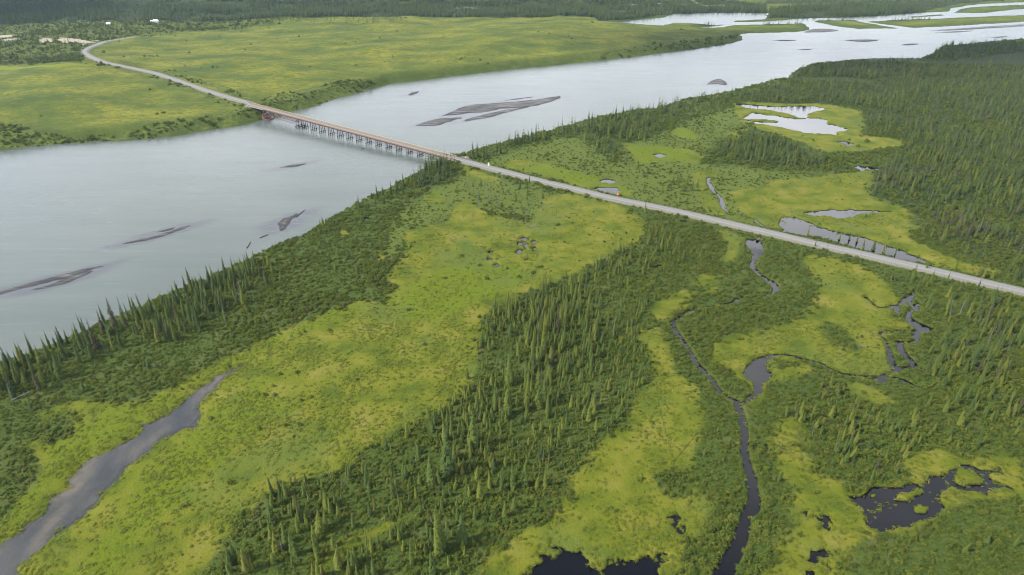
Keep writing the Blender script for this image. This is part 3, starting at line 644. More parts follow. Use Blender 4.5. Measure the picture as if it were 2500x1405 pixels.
c = t.mix(t.math('MULTIPLY', t.step(bk, -2, 3), 0.85), c, t.mix(t.step(t.noise(0.22, 5, 0.75), 0.40, 0.60), (0.026, 0.042, 0.008), (0.066, 0.078, 0.012)))
lime_far = t.math('MULTIPLY', a_te, t.step(a_li, 0, 4))
c = t.mix(lime_far, c, (0.085, 0.105, 0.009))
gr = t.ramp(n_grain, [(0.3, (0.085, 0.078, 0.06)), (0.7, (0.15, 0.14, 0.12))])
rd = t.math('ADD', a_ro, t.math('MULTIPLY', t.math('SUBTRACT', n_fine, 0.5), 5.0))
c = t.mix(t.math('MULTIPLY', t.step(rd, 6.8, 5.4), 0.85), c, gr)
sa = t.math('ADD', a_sa, t.math('MULTIPLY', t.math('SUBTRACT', t.noise(0.08, 5), 0.5), 26.0))
c = t.mix(t.step(sa, -1, 1), c, t.ramp(t.noise(0.3, 4), [(0.3, (0.15, 0.13, 0.095)), (0.7, (0.26, 0.23, 0.18))]))
rk = t.math('ADD', a_rk, t.math('MULTIPLY', t.math('SUBTRACT', t.noise(0.08, 5), 0.5), 24.0))
c = t.mix(t.step(rk, -1, 1), c, (0.13, 0.14, 0.10))
c = t.mix(t.step(a_wa, -0.55, -0.1), c, t.mix(n_fine, (0.006, 0.005, 0.004), (0.024, 0.019, 0.012)))
c = t.mix(t.step(t.math('ADD', t.attr('mud'), t.math('MULTIPLY', t.math('SUBTRACT', n_edge, 0.5), 5.0)), -0.6, 2.2), c, t.mix(n_fine, (0.020, 0.022, 0.014), (0.060, 0.052, 0.036)))
c = t.mix(t.step(a_ri, -2.4, -0.6), c, t.mix(n_grain, (0.03, 0.027, 0.022), (0.075, 0.07, 0.058)))
c = t.mix(t.math('MULTIPLY', t.step(t.math('ADD', t.attr('trail'), t.math('MULTIPLY', t.math('SUBTRACT', n_fine, 0.5), 1.2)), -0.35, 0.1), 0.75), c, (0.014, 0.018, 0.006))
t.color(c)
t.set('Roughness', 0.95); t.set('Specular IOR Level', 0.08)
ter_h = t.math('MULTIPLY', t.math('MULTIPLY', t.noise(0.13, 5, 0.7, stretch=(0.8, 1.4, -0.25)), a_te), 5.0)
hgt = t.math('ADD', t.math('MULTIPLY', n_fine, 1.0), t.math('MULTIPLY', n_grain, 0.35))
t.bump(t.math('ADD', hgt, ter_h), 0.9, 0.55)
GROUND = t.m

idx = np.arange(NR * NC).reshape(NR, NC)
F = np.stack([idx[:-1, :-1], idx[:-1, 1:], idx[1:, 1:], idx[1:, :-1]], -1).reshape(-1, 4)
V = np.stack([GX, GY, Z], -1).reshape(-1, 3)
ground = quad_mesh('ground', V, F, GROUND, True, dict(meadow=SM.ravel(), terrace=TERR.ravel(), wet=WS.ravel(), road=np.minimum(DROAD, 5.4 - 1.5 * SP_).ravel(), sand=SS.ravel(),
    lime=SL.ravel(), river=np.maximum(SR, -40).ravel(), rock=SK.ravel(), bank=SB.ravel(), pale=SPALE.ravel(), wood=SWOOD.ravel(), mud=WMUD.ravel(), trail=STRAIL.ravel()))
tag(ground, 'green valley floor of meadow, shrubs and far hills', 'ground', kind='structure')

# ----------------------------------------------------------------------------- water
TAKEN = np.zeros((NR - 1, NC - 1), bool)      # each cell belongs to one body of water
def water_sheet(name, s, level, mat, label, reach=1.6, attrs=None):
    m = (s > -reach) & (Z < level + 0.9)
    cell = (m[:-1, :-1] | m[:-1, 1:] | m[1:, 1:] | m[1:, :-1]) & ~TAKEN
    TAKEN[cell] = True
    f = np.stack([idx[:-1, :-1][cell], idx[:-1, 1:][cell], idx[1:, 1:][cell], idx[1:, :-1][cell]], -1)
    used, inv = np.unique(f, return_inverse=True)
    v = np.stack([GX.ravel()[used], GY.ravel()[used], np.full(len(used), level)], 1)
    o = quad_mesh(name, v, inv.reshape(f.shape), mat, True, {k: a.ravel()[used] for k, a in (attrs or {}).items()})
    tag(o, label, 'water', kind='structure')
    return o

def ripple(t, scale, strength, dist, stretch=None):
    t.bump(t.noise(scale, 3, 0.6, stretch=stretch), strength, dist)
FLOW = -0.72
t = NT('glacial_water')
sh_ = t.attr('shallow')
cc = t.ramp(t.noise(0.02, 5, 0.6, stretch=(0.35, 2.0, FLOW)), [(0.3, (0.040, 0.051, 0.046)), (0.7, (0.053, 0.063, 0.056))])
cc = t.mix(t.math('MULTIPLY', t.step(t.math('ADD', sh_, t.math('MULTIPLY', t.noise(0.06, 5, 0.65, stretch=(0.25, 2.2, FLOW)), 0.7)), 0.62, 1.25), 0.75), cc, (0.030, 0.030, 0.037))
t.color(cc); t.set('Roughness', 0.24); t.set('IOR', 1.33); t.set('Specular IOR Level', 0.34)
fl = t.noise(0.10, 6, 0.7, stretch=(0.22, 2.4, FLOW), dist=0.6)
t.set('Roughness', t.math('ADD', t.math('MULTIPLY', fl, 0.22), 0.12))
t.color(t.mix(t.math('MULTIPLY', t.step(fl, 0.52, 0.66), 0.45), cc, (0.066, 0.077, 0.070)))
t.bump(t.math('ADD', t.noise(0.5, 4, 0.65, stretch=(0.6, 1.6, FLOW)), fl), 0.14, 0.3)
RIVER_M = t.m
t = NT('peaty_water')
t.color((0.0030, 0.0026, 0.0022)); t.set('Roughness', 0.03); t.set('IOR', 1.33); t.set('Specular IOR Level', 0.45)
ripple(t, 0.9, 0.03, 0.1)
POND_M = t.m
t = NT('shallow_muddy_water')
t.color(t.ramp(t.noise(0.045, 5, 0.6, stretch=(1.4, 0.6, -0.9)), [(0.38, (0.020, 0.022, 0.023)), (0.5, (0.032, 0.032, 0.030)), (0.62, (0.068, 0.058, 0.045))]))
t.set('Roughness', 0.08); t.set('IOR', 1.33); t.set('Specular IOR Level', 0.5)
tr = t.n('ShaderNodeBsdfTransparent'); mx = t.n('ShaderNodeMixShader')
t.l(t.math('ADD', t.math('MULTIPLY', t.step(t.math('ADD', t.attr('mud'), t.math('MULTIPLY', t.math('SUBTRACT', t.noise(0.25, 4), 0.5), 3.0)), -1.0, 3.2), 0.6), 0.25), mx.inputs[0])
t.l(tr.outputs[0], mx.inputs[1]); t.l(t.b.outputs[0], mx.inputs[2]); t.l(mx.outputs[0], t.out.inputs[0])
MUD_M = t.m

bar_polys = {k: smooth_line(np.vstack([on_plane(v, RIVER_Z), on_plane(v, RIVER_Z)[:1]]), 4)[:-1] for k, v in BARS.items()}
ca, sa_ = math.cos(0.72), math.sin(0.72)
SHAL = np.zeros(GX.shape)
U_ = (GX * ca + GY * sa_) / 5.0; W_ = -GX * sa_ + GY * ca                 # distances shrunk along the current
for p in bar_polys.values():
    q = np.column_stack([(p[:, 0] * ca + p[:, 1] * sa_) / 5.0, -p[:, 0] * sa_ + p[:, 1] * ca])
    SHAL = np.maximum(SHAL, np.clip(1 + sdf_poly(U_, W_, q, 14.0) / 7.0, 0, 1))
SHAL = np.maximum(SHAL, 0.5 * np.exp(-np.maximum(SR, 0) / 2.5))
water_sheet('river', SR, RIVER_Z, RIVER_M, 'wide pale silty river with braided far channels', 3.0, dict(shallow=SHAL))
for wb in WATER:
    water_sheet(wb['name'], wb['s'], wb['level'], MUD_M if wb['kind'] == 'mud' else POND_M, wb['label'], 3.6 if wb['kind'] == 'mud' else 1.3, dict(mud=WMUD) if wb['kind'] == 'mud' else None)

# ----------------------------------------------------------------------------- gravel bars
t = NT('bar_gravel')
nn = t.noise(0.10, 6, 0.65, stretch=(0.35, 2.4, FLOW))
t.color(t.mix(t.math('MULTIPLY', t.noise(2.5, 4, 0.7), 0.5), t.ramp(nn, [(0.36, (0.018, 0.0185, 0.020)), (0.5, (0.034, 0.033, 0.031)), (0.64, (0.064, 0.063, 0.060))]), (0.040, 0.039, 0.037)))
zz_ = t.n('ShaderNodeSeparateXYZ'); t.l(t.pos(), zz_.inputs[0])
hgt_ = t.math('ADD', t.math('SUBTRACT', zz_.outputs['Z'], RIVER_Z), t.math('MULTIPLY', t.math('SUBTRACT', nn, 0.5), 2.0))
t.color(t.ramp(t.math('ADD', t.math('MULTIPLY', hgt_, 1.6), t.math('MULTIPLY', t.noise(1.6, 4, 0.7), 0.18)), [(0.10, (0.016, 0.0165, 0.018)), (0.4, (0.030, 0.029, 0.028)), (0.7, (0.050, 0.047, 0.043)), (1.0, (0.085, 0.083, 0.079))]))
t.bump(t.noise(1.2, 5, 0.7), 0.5, 0.3)
BAR_M = t.m
for lab, p in bar_polys.items():
    size = max(np.ptp(p[:, 0]), np.ptp(p[:, 1]))
    st = min(max(size / 90.0, 0.5), 2.2)
    xs = np.arange(p[:, 0].min() - 3, p[:, 0].max() + 3, st); yv = np.arange(p[:, 1].min() - 3, p[:, 1].max() + 3, st)
    X, Y = np.meshgrid(xs, yv)
    along = X * ca + Y * sa_; across = -X * sa_ + Y * ca
    s = sdf_poly(X, Y, p, 6.0) + fbm(along / 6, across, 3.0, 41) * min(1.6, 0.25 + size / 120)
    zz = RIVER_Z + np.clip(s * 0.10 - 0.02, -0.4, 0.38) + fbm(X, Y, 6, 43) * 0.10
    m = s > -2.2
    cell = m[:-1, :-1] | m[:-1, 1:] | m[1:, 1:] | m[1:, :-1]
    ii = np.arange(X.size).reshape(X.shape)
    f = np.stack([ii[:-1, :-1][cell], ii[:-1, 1:][cell], ii[1:, 1:][cell], ii[1:, :-1][cell]], -1)
    used, inv = np.unique(f, return_inverse=True)
    o = quad_mesh('gravel_bar', np.stack([X.ravel()[used], Y.ravel()[used], zz.ravel()[used]], 1), inv.reshape(f.shape), BAR_M)
    tag(o, lab, 'gravel bar', kind='structure')

# ----------------------------------------------------------------------------- gravel road
t = NT('road_gravel')
lat = t.attr('across')
rut = t.math('ABSOLUTE', t.math('SUBTRACT', t.math('ABSOLUTE', lat), 0.42))
c = t.ramp(t.noise(1.5, 5, 0.7), [(0.3, (0.084, 0.083, 0.078)), (0.7, (0.122, 0.120, 0.113))])
c = t.mix(t.math('MULTIPLY', t.step(rut, 0.16, 0.05), 0.45), c, (0.165, 0.164, 0.159))
c = t.mix(t.math('MULTIPLY', t.step(t.math('ADD', t.math('ABSOLUTE', lat), t.math('MULTIPLY', t.noise(0.8, 4), 0.25)), 0.98, 1.12), 0.7), c, (0.09, 0.082, 0.064))
t.color(c); t.bump(t.noise(5, 3), 0.3, 0.05)
ROAD_M = t.m
def ribbon(name, line, half, mat, lab, dz=0.0):
    n = len(line); T = np.gradient(line[:, :2], axis=0); T /= np.linalg.norm(T, axis=1)[:, None] + 1e-9
    N = np.column_stack([-T[:, 1], T[:, 0]])
    lats = np.array([-1.12, -1.0, -0.5, 0, 0.5, 1.0, 1.12]); drop = np.array([-0.5, -0.05, 0.03, 0.06, 0.03, -0.05, -0.5])
    jit = 1 + 0.09 * fbm(np.arange(n) * 1.0, np.zeros(n), 7, 5)
    P = line[:, None, :2] + N[:, None, :] * (lats[None, :, None] * half * jit[:, None, None])
    Zr = line[:, 2][:, None] + drop[None, :] + dz
    Vv = np.concatenate([P, Zr[..., None]], -1).reshape(-1, 3)
    ii = np.arange(n * 7).reshape(n, 7)
    Ff = np.stack([ii[:-1, :-1], ii[1:, :-1], ii[1:, 1:], ii[:-1, 1:]], -1).reshape(-1, 4)
    o = quad_mesh(name, Vv, Ff, mat, True, dict(across=np.tile(lats, n)))
    return tag(o, lab, 'road', kind='structure')
ribbon('gravel_road', rr, ROAD_HALF, ROAD_M, 'straight grey gravel road across the marsh on the near side of the river')
ribbon('gravel_road', rl, ROAD_HALF, ROAD_M, 'grey gravel road curving away over the far bank')

# ----------------------------------------------------------------------------- bridge
def boxes(name, items, mat, parent=None):
    """items: (centre, half sizes, rotation matrix 3x3 or None) joined into one mesh"""
    V, F = [], []
    for c, h, R in items:
        b = len(V)
        for sx, sy, sz in ((-1, -1, -1), (1, -1, -1), (1, 1, -1), (-1, 1, -1), (-1, -1, 1), (1, -1, 1), (1, 1, 1), (-1, 1, 1)):
            p = np.array([sx * h[0], sy * h[1], sz * h[2]], float)
            if R is not None: p = R @ p
            V.append(p + c)
        for q in ((0, 3, 2, 1), (4, 5, 6, 7), (0, 1, 5, 4), (1, 2, 6, 5), (2, 3, 7, 6), (3, 0, 4, 7)):
            F.append(tuple(b + k for k in q))
    return mesh_obj(name, V, F, mat, parent)
def bar(p, q, w, h=None):
    """a beam from p to q as a box item"""
    p = np.array(p, float); q = np.array(q, float); d = q - p; L_ = np.linalg.norm(d); d /= L_
    up = np.array([0, 0, 1.0]) if abs(d[2]) < 0.95 else np.array([1.0, 0, 0])
    s = np.cross(up, d); s /= np.linalg.norm(s); u = np.cross(d, s)
    return ((p + q) / 2, (L_ / 2, w / 2, (h or w) / 2), np.column_stack([d, s, u]))
def tube(name, p, q, r0, r1, mat, parent=None, n=8):
    p = np.array(p, float); q = np.array(q, float); d = q - p; d /= np.linalg.norm(d)
    a = np.cross(d, [0.3, 0.9, 0.1]); a /= np.linalg.norm(a); b = np.cross(d, a)
    V = [p + r0 * (a * math.cos(2 * math.pi * k / n) + b * math.sin(2 * math.pi * k / n)) for k in range(n)]
    V += [q + r1 * (a * math.cos(2 * math.pi * k / n) + b * math.sin(2 * math.pi * k / n)) for k in range(n)]
    F = [(k, (k + 1) % n, n + (k + 1) % n, n + k) for k in range(n)] + [tuple(range(n))[::-1], tuple(range(n, 2 * n))]
    return mesh_obj(name, V, F, mat, parent)

DECK_M = simple('timber_deck', (0.094, 0.077, 0.070), (0.130, 0.109, 0.101), 0.6)
STEEL_M = simple('rusty_steel', (0.062, 0.034, 0.028), (0.100, 0.058, 0.048), 0.8, 0.7)
PALE_STEEL_M = simple('weathered_pale_steel', (0.16, 0.137, 0.13), (0.23, 0.205, 0.2), 1.0, 0.6)
RAIL_M = simple('straw_coloured_rail', (0.18, 0.145, 0.075), (0.24, 0.20, 0.12), 1.0, 0.6)
PILE_M = simple('dark_steel_pile', (0.016, 0.014, 0.014), (0.036, 0.031, 0.030), 1.0, 0.7)
RED_M = simple('red_stained_concrete', (0.070, 0.034, 0.028), (0.11, 0.060, 0.050), 0.7, 0.9)
GREY_C = simple('grey_concrete', (0.13, 0.13, 0.124), (0.2, 0.2, 0.19), 0.8, 0.9)

BA, BB = BRIDGE_A, BRIDGE_B
b_len = float(np.linalg.norm(BB - BA)); b_yaw = math.atan2(BB[1] - BA[1], BB[0] - BA[0])
bridge = empty('girder_bridge', (BA[0], BA[1], RIVER_Z), b_yaw)
tag(bridge, 'long narrow girder bridge of rusty steel with timber deck crossing the river', 'bridge')
za, zb = BA[2] - RIVER_Z, BB[2] - RIVER_Z            # deck heights above the water
def dz(x): return za + (zb - za) * x / b_len
HW = 3.6
boxes('deck', [bar((0, 0, za - .15), (b_len, 0, zb - .15), 2 * HW, 0.3)], DECK_M, bridge)
for s in (-1, 1):
    boxes('kerb', [bar((0, s * (HW - .2), za + .14), (b_len, s * (HW - .2), zb + .14), 0.35, 0.28)], DECK_M, bridge)
    boxes('girder', [bar((0, s * 2.7, za - 1.0), (b_len, s * 2.7, zb - 1.0), 0.5, 1.35)], STEEL_M, bridge)
    boxes('stringer', [bar((0, s * (HW - .08), za - .42), (b_len, s * (HW - .08), zb - .42), 0.2, 0.24)], STEEL_M, bridge)
    rail = boxes('guard_rail', [bar((0, s * (HW - .1), za + 1.12), (b_len, s * (HW - .1), zb + 1.12), 0.2, 0.26),
                         bar((0, s * (HW - .1), za + .70), (b_len, s * (HW - .1), zb + .70), 0.14, 0.18)], RAIL_M, bridge)
    posts = []
    x = 1.2
    while x < b_len - 1:
        posts.append(((x, s * (HW - .1), dz(x) + .55), (.09, .09, .55), None)); x += 2.4
    tag(boxes('rail_post', posts, STEEL_M, rail), kind='stuff')
# where the bents stand: read off the photograph along the deck line
def along_px(px):
    xs = np.linspace(0, 1, 4001); P = BA[None] + (BB - BA)[None] * xs[:, None]
    dep = depth_of(P[:, 0], P[:, 1], P[:, 2])
    return float(xs[np.argmin(np.abs(P[:, 0] / dep * FPX + 1250 - px))] * b_len)
x_first, x_last = along_px(742), along_px(1052)
span = (x_last - x_first) / 13.0
bents = [x_first + span * k for k in range(14)]
x = bents[-1] + span
while x < b_len - 6:
    bents.append(x); x += span
for x in bents:
    top = dz(x) - 1.72
    pr = empty('pier'); pr.parent = bridge; pr.location = (x, 0, 0)
    boxes('cap_beam', [((0, 0, top - .22), (.32, 3.6, .28), None)], STEEL_M, pr)
    for k, yy in enumerate((-3.0, -1.0, 1.0, 3.0)):
        tube('pile', (0, yy * 1.22, -2.2), (0, yy * 0.95, top - .3), 0.34, 0.27, PILE_M, pr)
        tube('pile_collar', (0, yy * 1.20, -0.3), (0, yy * 1.19, 0.55), 0.36, 0.36, PILE_M, pr)
    boxes('waler', [((0, 0, 0.95), (.22, 4.1, .24), None)], PILE_M, pr)
# the deck truss by the far bank
xa, xb = along_px(648), along_px(730)
npan = 8; chord = [xa + (xb - xa) * k / npan for k in range(npan + 1)]
TD = 5.0
for s in (-1, 1):
    tr_ = empty('truss'); tr_.parent = bridge; tr_.location = (0, s * 2.75, 0)
    lo = [dz(x) - 1.7 - TD * (1 if 0 < i < npan else (1 if i == 0 else 0.25)) for i, x in enumerate(chord)]
    boxes('lower_chord', [bar((chord[i], 0, lo[i]), (chord[i + 1], 0, lo[i + 1]), 0.34) for i in range(npan)], STEEL_M, tr_)
    for i, x in enumerate(chord[:-1]):
        boxes('vertical', [bar((x, 0, lo[i]), (x, 0, dz(x) - 1.5), 0.26)], PALE_STEEL_M, tr_)
        j = i + 1
        if i % 2 == 0: boxes('diagonal', [bar((x, 0, lo[i]), (chord[j], 0, dz(chord[j]) - 1.6), 0.24)], PALE_STEEL_M, tr_)
        else: boxes('diagonal', [bar((x, 0, dz(x) - 1.6), (chord[j], 0, lo[j]), 0.24)], PALE_STEEL_M, tr_)
for i in range(npan):
    x = chord[i]
    boxes('cross_brace', [bar((x, -2.75, dz(x) - 1.8), (chord[i + 1], 2.75, dz(x) - 1.8 - TD * .9), 0.2), bar((x, 2.75, dz(x) - 1.8), (chord[i + 1], -2.75, dz(x) - 1.8 - TD * .9), 0.2)], STEEL_M, bridge)
xm = bents[0] - 7.5
tower = empty('pier'); tower.parent = bridge; tower.location = (xm, 0, 0)
for sx in (-2.4, 2.4):
    for yy in (-3.4, 0.0, 3.4):
        tube('pile', (sx * 1.25, yy, -2), (sx * .7, yy * .85, dz(xm) - 2.0), 0.30, 0.22, PILE_M, tower)
        tube('pile_collar', (sx * 1.22, yy, -.3), (sx * 1.2, yy, 1.0), 0.6, 0.6, PILE_M, tower)
    boxes('waler', [((sx * 1.15, 0, 1.2), (.25, 4.3, .26), None)], PILE_M, tower)
boxes('tie_beam', [((0, -3.4, 1.25), (3.1, .2, .22), None), ((0, 3.4, 1.25), (3.1, .2, .22), None)], PILE_M, tower)
boxes('cap_beam', [((0, 0, dz(xm) - 1.95), (2.2, 3.6, .25), None)], STEEL_M, tower)
ab = empty('abutment'); ab.parent = bridge
boxes('footing', [((xa + .6, 0, 1.0), (2.0, 4.8, 2.2), None), ((xa + 3.4, 0, -.2), (2.6, 4.4, 1.0), None)], RED_M, ab)
boxes('bearing_wall', [((xa - .4, 0, 3.6), (.7, 4.4, 2.2), None)], RED_M, ab)
boxes('back_wall', [((-0.6, 0, za - 1.6), (.8, 4.0, 1.5), None)], GREY_C, ab)
boxes('approach_beam', [bar((-1, -HW - .35, za - .55), (xa + 1, -HW - .35, dz(xa) - .55), 0.3, 0.7)], PALE_STEEL_M, bridge)
boxes('back_wall', [((b_len + .4, 0, zb - 1.6), (.7, 4.0, 1.6), None)], GREY_C, bridge)

# guard rails on the road either side of the bridge ends
def guard_rail(p0, p1, lab):
    p0 = np.array(p0); p1 = np.array(p1); L_ = np.linalg.norm(p1 - p0)
    g = empty('guard_rail', tuple(p0), math.atan2(p1[1] - p0[1], p1[0] - p0[0]))
    sl = p1[2] - p0[2]
    boxes('rail_beam', [bar((0, 0, .72), (L_, 0, .72 + sl), 0.12, 0.34)], STEEL_M, g)
    n = int(L_ // 2.5) + 1
    for i in range(n + 1):
        boxes('post', [((L_ * i / n, -.1, .3 + sl * i / n), (.09, .09, .52), None)], PILE_M, g)
    tag(g, lab, 'guard rail')
dirB = (BB - BA) / b_len; nB = np.array([-dirB[1], dirB[0], 0])
guard_rail(BB + nB * 4.0 + dirB * 0.8, BB + nB * 4.6 + dirB * 17 + np.array([0, 0, -.2]), 'dark guard rail beside the pullout at the near bridge end')
guard_rail(BB - nB * 4.0 + dirB * 0.8, BB - nB * 4.6 + dirB * 11 + np.array([0, 0, -.2]), 'short dark guard rail behind spruces at the near bridge end')
guard_rail(BA + nB * 4.0 - dirB * 12, BA + nB * 4.0 - dirB * 0.8, 'guard rail on the upstream side of the far bridge end')
guard_rail(BA - nB * 4.0 - dirB * 12, BA - nB * 4.0 - dirB * 0.8, 'guard rail on the downstream side of the far bridge end')

# ----------------------------------------------------------------------------- plant materials and shapes
def leaf_mat(name, stops, rough=0.9, transl=0.25):
    t = NT(name)
    oi = t.n('ShaderNodeObjectInfo').outputs['Random']
    c = t.ramp(oi, stops)
    c = t.mix(t.math('MULTIPLY', t.noise(2.2, 3, 0.6), 0.55), c, t.mix(0.6, c, (0.11, 0.125, 0.022)))
    t.color(c); t.set('Roughness', rough); t.set('Specular IOR Level', 0.12)
    tl = t.n('ShaderNodeBsdfTranslucent'); t.l(c, tl.inputs['Color'])
    mx = t.n('ShaderNodeMixShader'); mx.inputs[0].default_value = transl
    t.l(t.b.outputs[0], mx.inputs[1]); t.l(tl.outputs[0], mx.inputs[2]); t.l(mx.outputs[0], t.out.inputs[0])
    return t.m
SPRUCE_M = leaf_mat('spruce_needles', [(0.0, (0.026, 0.050, 0.014)), (0.35, (0.042, 0.066, 0.014)), (0.65, (0.064, 0.084, 0.014)), (0.9, (0.090, 0.103, 0.015)), (1.0, (0.070, 0.066, 0.020))])
DARK_M = leaf_mat('dark_spruce_needles', [(0.0, (0.012, 0.027, 0.012)), (0.4, (0.022, 0.040, 0.013)), (0.8, (0.036, 0.055, 0.014)), (1.0, (0.052, 0.068, 0.015))])
BROWN_M = leaf_mat('browned_needles', [(0.0, (0.028, 0.020, 0.019)), (0.5, (0.036, 0.028, 0.024)), (1.0, (0.038, 0.036, 0.027))])
GREY_M = leaf_mat('bare_grey_twigs', [(0.0, (0.042, 0.042, 0.044)), (0.5, (0.058, 0.058, 0.058)), (1.0, (0.075, 0.073, 0.070))])
BARK_M = simple('spruce_bark', (0.03, 0.026, 0.022), (0.07, 0.062, 0.054), 3.0, 0.95)
DEADWOOD_M = simple('silver_dead_wood', (0.075, 0.074, 0.072), (0.14, 0.138, 0.134), 3.0, 0.9)
WILLOW_M = leaf_mat('willow_leaves', [(0.0, (0.030, 0.052, 0.008)), (0.4, (0.048, 0.071, 0.009)), (0.7, (0.064, 0.083, 0.011)), (0.93, (0.084, 0.096, 0.013)), (1.0, (0.060, 0.054, 0.019))], transl=0.3)
SEDGE_M = leaf_mat('sedge_blades', [(0.0, (0.045, 0.068, 0.005)), (0.5, (0.071, 0.089, 0.006)), (0.85, (0.092, 0.102, 0.010)), (1.0, (0.120, 0.114, 0.030))], transl=0.3)

def mesh_only(name, V, F, mat, smooth=False):
    me = bpy.data.meshes.new(name)
    me.from_pydata([tuple(map(float, v)) for v in V], [], F); me.update()
    me.materials.append(mat)
    if smooth: me.polygons.foreach_set('use_smooth', [True] * len(me.polygons))
    return me
def trunk_geo(h, r, n=6, lean=0.0, top=0.96):
    V, F = [], []
    lv = (0, .3, .65, top)
    for zf in lv:
        rr_ = r * (1 - zf * 0.93)
        for k in range(n):
            a = 2 * math.pi * k / n
            V.append((rr_ * math.cos(a) + lean * h * zf * zf, rr_ * math.sin(a), h * zf - (0.3 if zf == 0 else 0)))
    for j in range(len(lv) - 1):
        for k in range(n):
            F.append((j * n + k, j * n + (k + 1) % n, (j + 1) * n + (k + 1) % n, (j + 1) * n + k))
    F.append(tuple(len(V) - n + k for k in range(n)))
    return V, F
def crown_geo(rng, h=10.0, width=0.13, whorls=30, per=7, base=0.05, twigs=True, bare=0.0, club=0.0, sides=1.0):
    """whorls of drooping branches, each a folded spray of needles"""
    V, F = [], []
    def spray(o, d, s, ln, wd, droop):
        b = len(V)
        tip = o + d * ln + np.array([0, 0, -droop * ln])
        mid = o + d * ln * 0.5 + np.array([0, 0, -droop * ln * 0.25 + .04])
        V.extend([o, mid + s * wd - np.array([0, 0, wd * .55]), tip, mid - s * wd - np.array([0, 0, wd * .55]), mid])
        F.extend([(b, b + 1, b + 4), (b + 1, b + 2, b + 4), (b + 2, b + 3, b + 4), (b + 3, b, b + 4)])
    lop = rng.uniform(0, 6.28)
    for i in range(whorls):
        f = i / (whorls - 1)
        zf = base + (0.97 - base) * f
        prof = (1 - f) ** 0.72 * (0.75 + 0.25 * math.sin(f * 3.1 + 0.4)) + 0.045
        if club and f > 0.72: prof += club * math.exp(-((f - .88) / .07) ** 2)
        for k in range(per):
            if rng.random() < bare: continue
            a = k * 6.283 / per + i * 2.4 + rng.normal(0, .25)
            ln = h * width * prof * rng.uniform(0.62, 1.28) * (1 + .15 * math.cos(a - lop))
            d = np.array([math.cos(a), math.sin(a), 0]); s = np.array([-d[1], d[0], 0])
            o = np.array([0, 0, h * zf + rng.normal(0, h * 0.008)])
            dr = rng.uniform(0.25, 0.75) * (1 - .6 * f) - 0.05
            spray(o, d, s, ln, ln * 0.34 * sides, dr)
            if twigs and ln > 0.35:
                for sg in (-1, 1):
                    d2 = d * .75 + s * sg * .62
                    s2 = np.array([-d2[1], d2[0], 0])
                    spray(o + d * ln * .3 - np.array([0, 0, dr * ln * .15]), d2, s2, ln * .62, ln * .2, dr + .1)
    b = len(V)   # leader
    V.extend([np.array([.08, 0, h * .93]), np.array([-.05, .07, h * .93]), np.array([-.05, -.07, h * .93]), np.array([0, 0, h * 1.0])])
    F.extend([(b, b + 1, b + 3), (b + 1, b + 2, b + 3), (b + 2, b, b + 3)])
    return V, F

NEAR_CROWNS, FAR_TREES = [], []
for i in range(9):
    r = np.random.default_rng(100 + i)
    V, F = crown_geo(r, 10.0, [0.125, 0.15, 0.11, 0.14, 0.17, 0.12, 0.135, 0.155, 0.105][i], [30, 28, 34, 30, 26, 32, 30, 28, 34][i], 7, [0.03, 0.05, 0.08, 0.04, 0.03, 0.1, 0.05, 0.03, 0.12][i], True, 0.1, 0.12 if i in (2, 5, 8) else 0.0)
    NEAR_CROWNS.append(mesh_only('crown', V, F, SPRUCE_M))
DARK_CROWNS = []
for me_ in NEAR_CROWNS:
    m2 = me_.copy(); m2.materials[0] = DARK_M; DARK_CROWNS.append(m2)
NEAR_TRUNK = mesh_only('trunk', *trunk_geo(10.0, 0.16), BARK_M, True)
BROWN_CROWNS = []
for i in range(3):
    V, F = crown_geo(np.random.default_rng(300 + i), 10.0, 0.12, 28, 6, 0.08, True, 0.25, 0.1)
    BROWN_CROWNS.append(mesh_only('crown', V, F, BROWN_M))
SNAG_CROWNS = []
for i in range(3):
    V, F = crown_geo(np.random.default_rng(330 + i), 10.0, 0.085, 22, 5, 0.15, False, 0.45, 0.0, 0.35)
    SNAG_CROWNS.append(mesh_only('crown', V, F, GREY_M))
SNAG_TRUNK = mesh_only('trunk', *trunk_geo(10.0, 0.17, 6, 0.0, 0.99), DEADWOOD_M, True)

def proto_collection(name, meshes):
    c = bpy.data.collections.new(name)
    for i, me in enumerate(meshes):
        o = bpy.data.objects.new('%s_%02d' % (name, i), me); c.objects.link(o)
    return c
def far_tree(seed, mat, width, whorls=11, per=6, bare=0.0):
    V, F = crown_geo(np.random.default_rng(seed), 10.0, width, whorls, per, 0.04, False, bare, 0.08 if seed % 3 == 0 else 0, 1.5)
    me = mesh_only('far_spruce', V, F, mat)
    return me
def mid_tree(seed, width):
    V, F = crown_geo(np.random.default_rng(seed), 10.0, width, 22, 6, 0.04, True, 0.08, 0.1 if seed % 3 == 0 else 0)
    return mesh_only('mid_spruce', V, F, SPRUCE_M)
C_SPRUCE = proto_collection('proto_spruce', [mid_tree(500 + i, w_) for i, w_ in enumerate((.13, .15, .12, .145, .165))] + [far_tree(520 + i, SPRUCE_M, w_) for i, w_ in enumerate((.13, .15, .12, .14))]
    + [far_tree(540, BROWN_M, .11, 10, 5, .2), far_tree(541, GREY_M, .08, 10, 5, .25)] + [far_tree(550 + i, DARK_M, w_) for i, w_ in enumerate((.13, .15, .12, .14))])
N_MID, I_FAR, I_BROWN, I_GREY, I_DARK = 5, 5, 9, 10, 11
DARK_AREAS = {'bank': .75, 'upbank': .85, 'bridgehead': .9, 'east': .72, 'clump': .9, 'farflat': .7, 'fartop': 1.0, 'farleft': .85, 'thin': .6, 'verge': .4, 'roadside': .4}

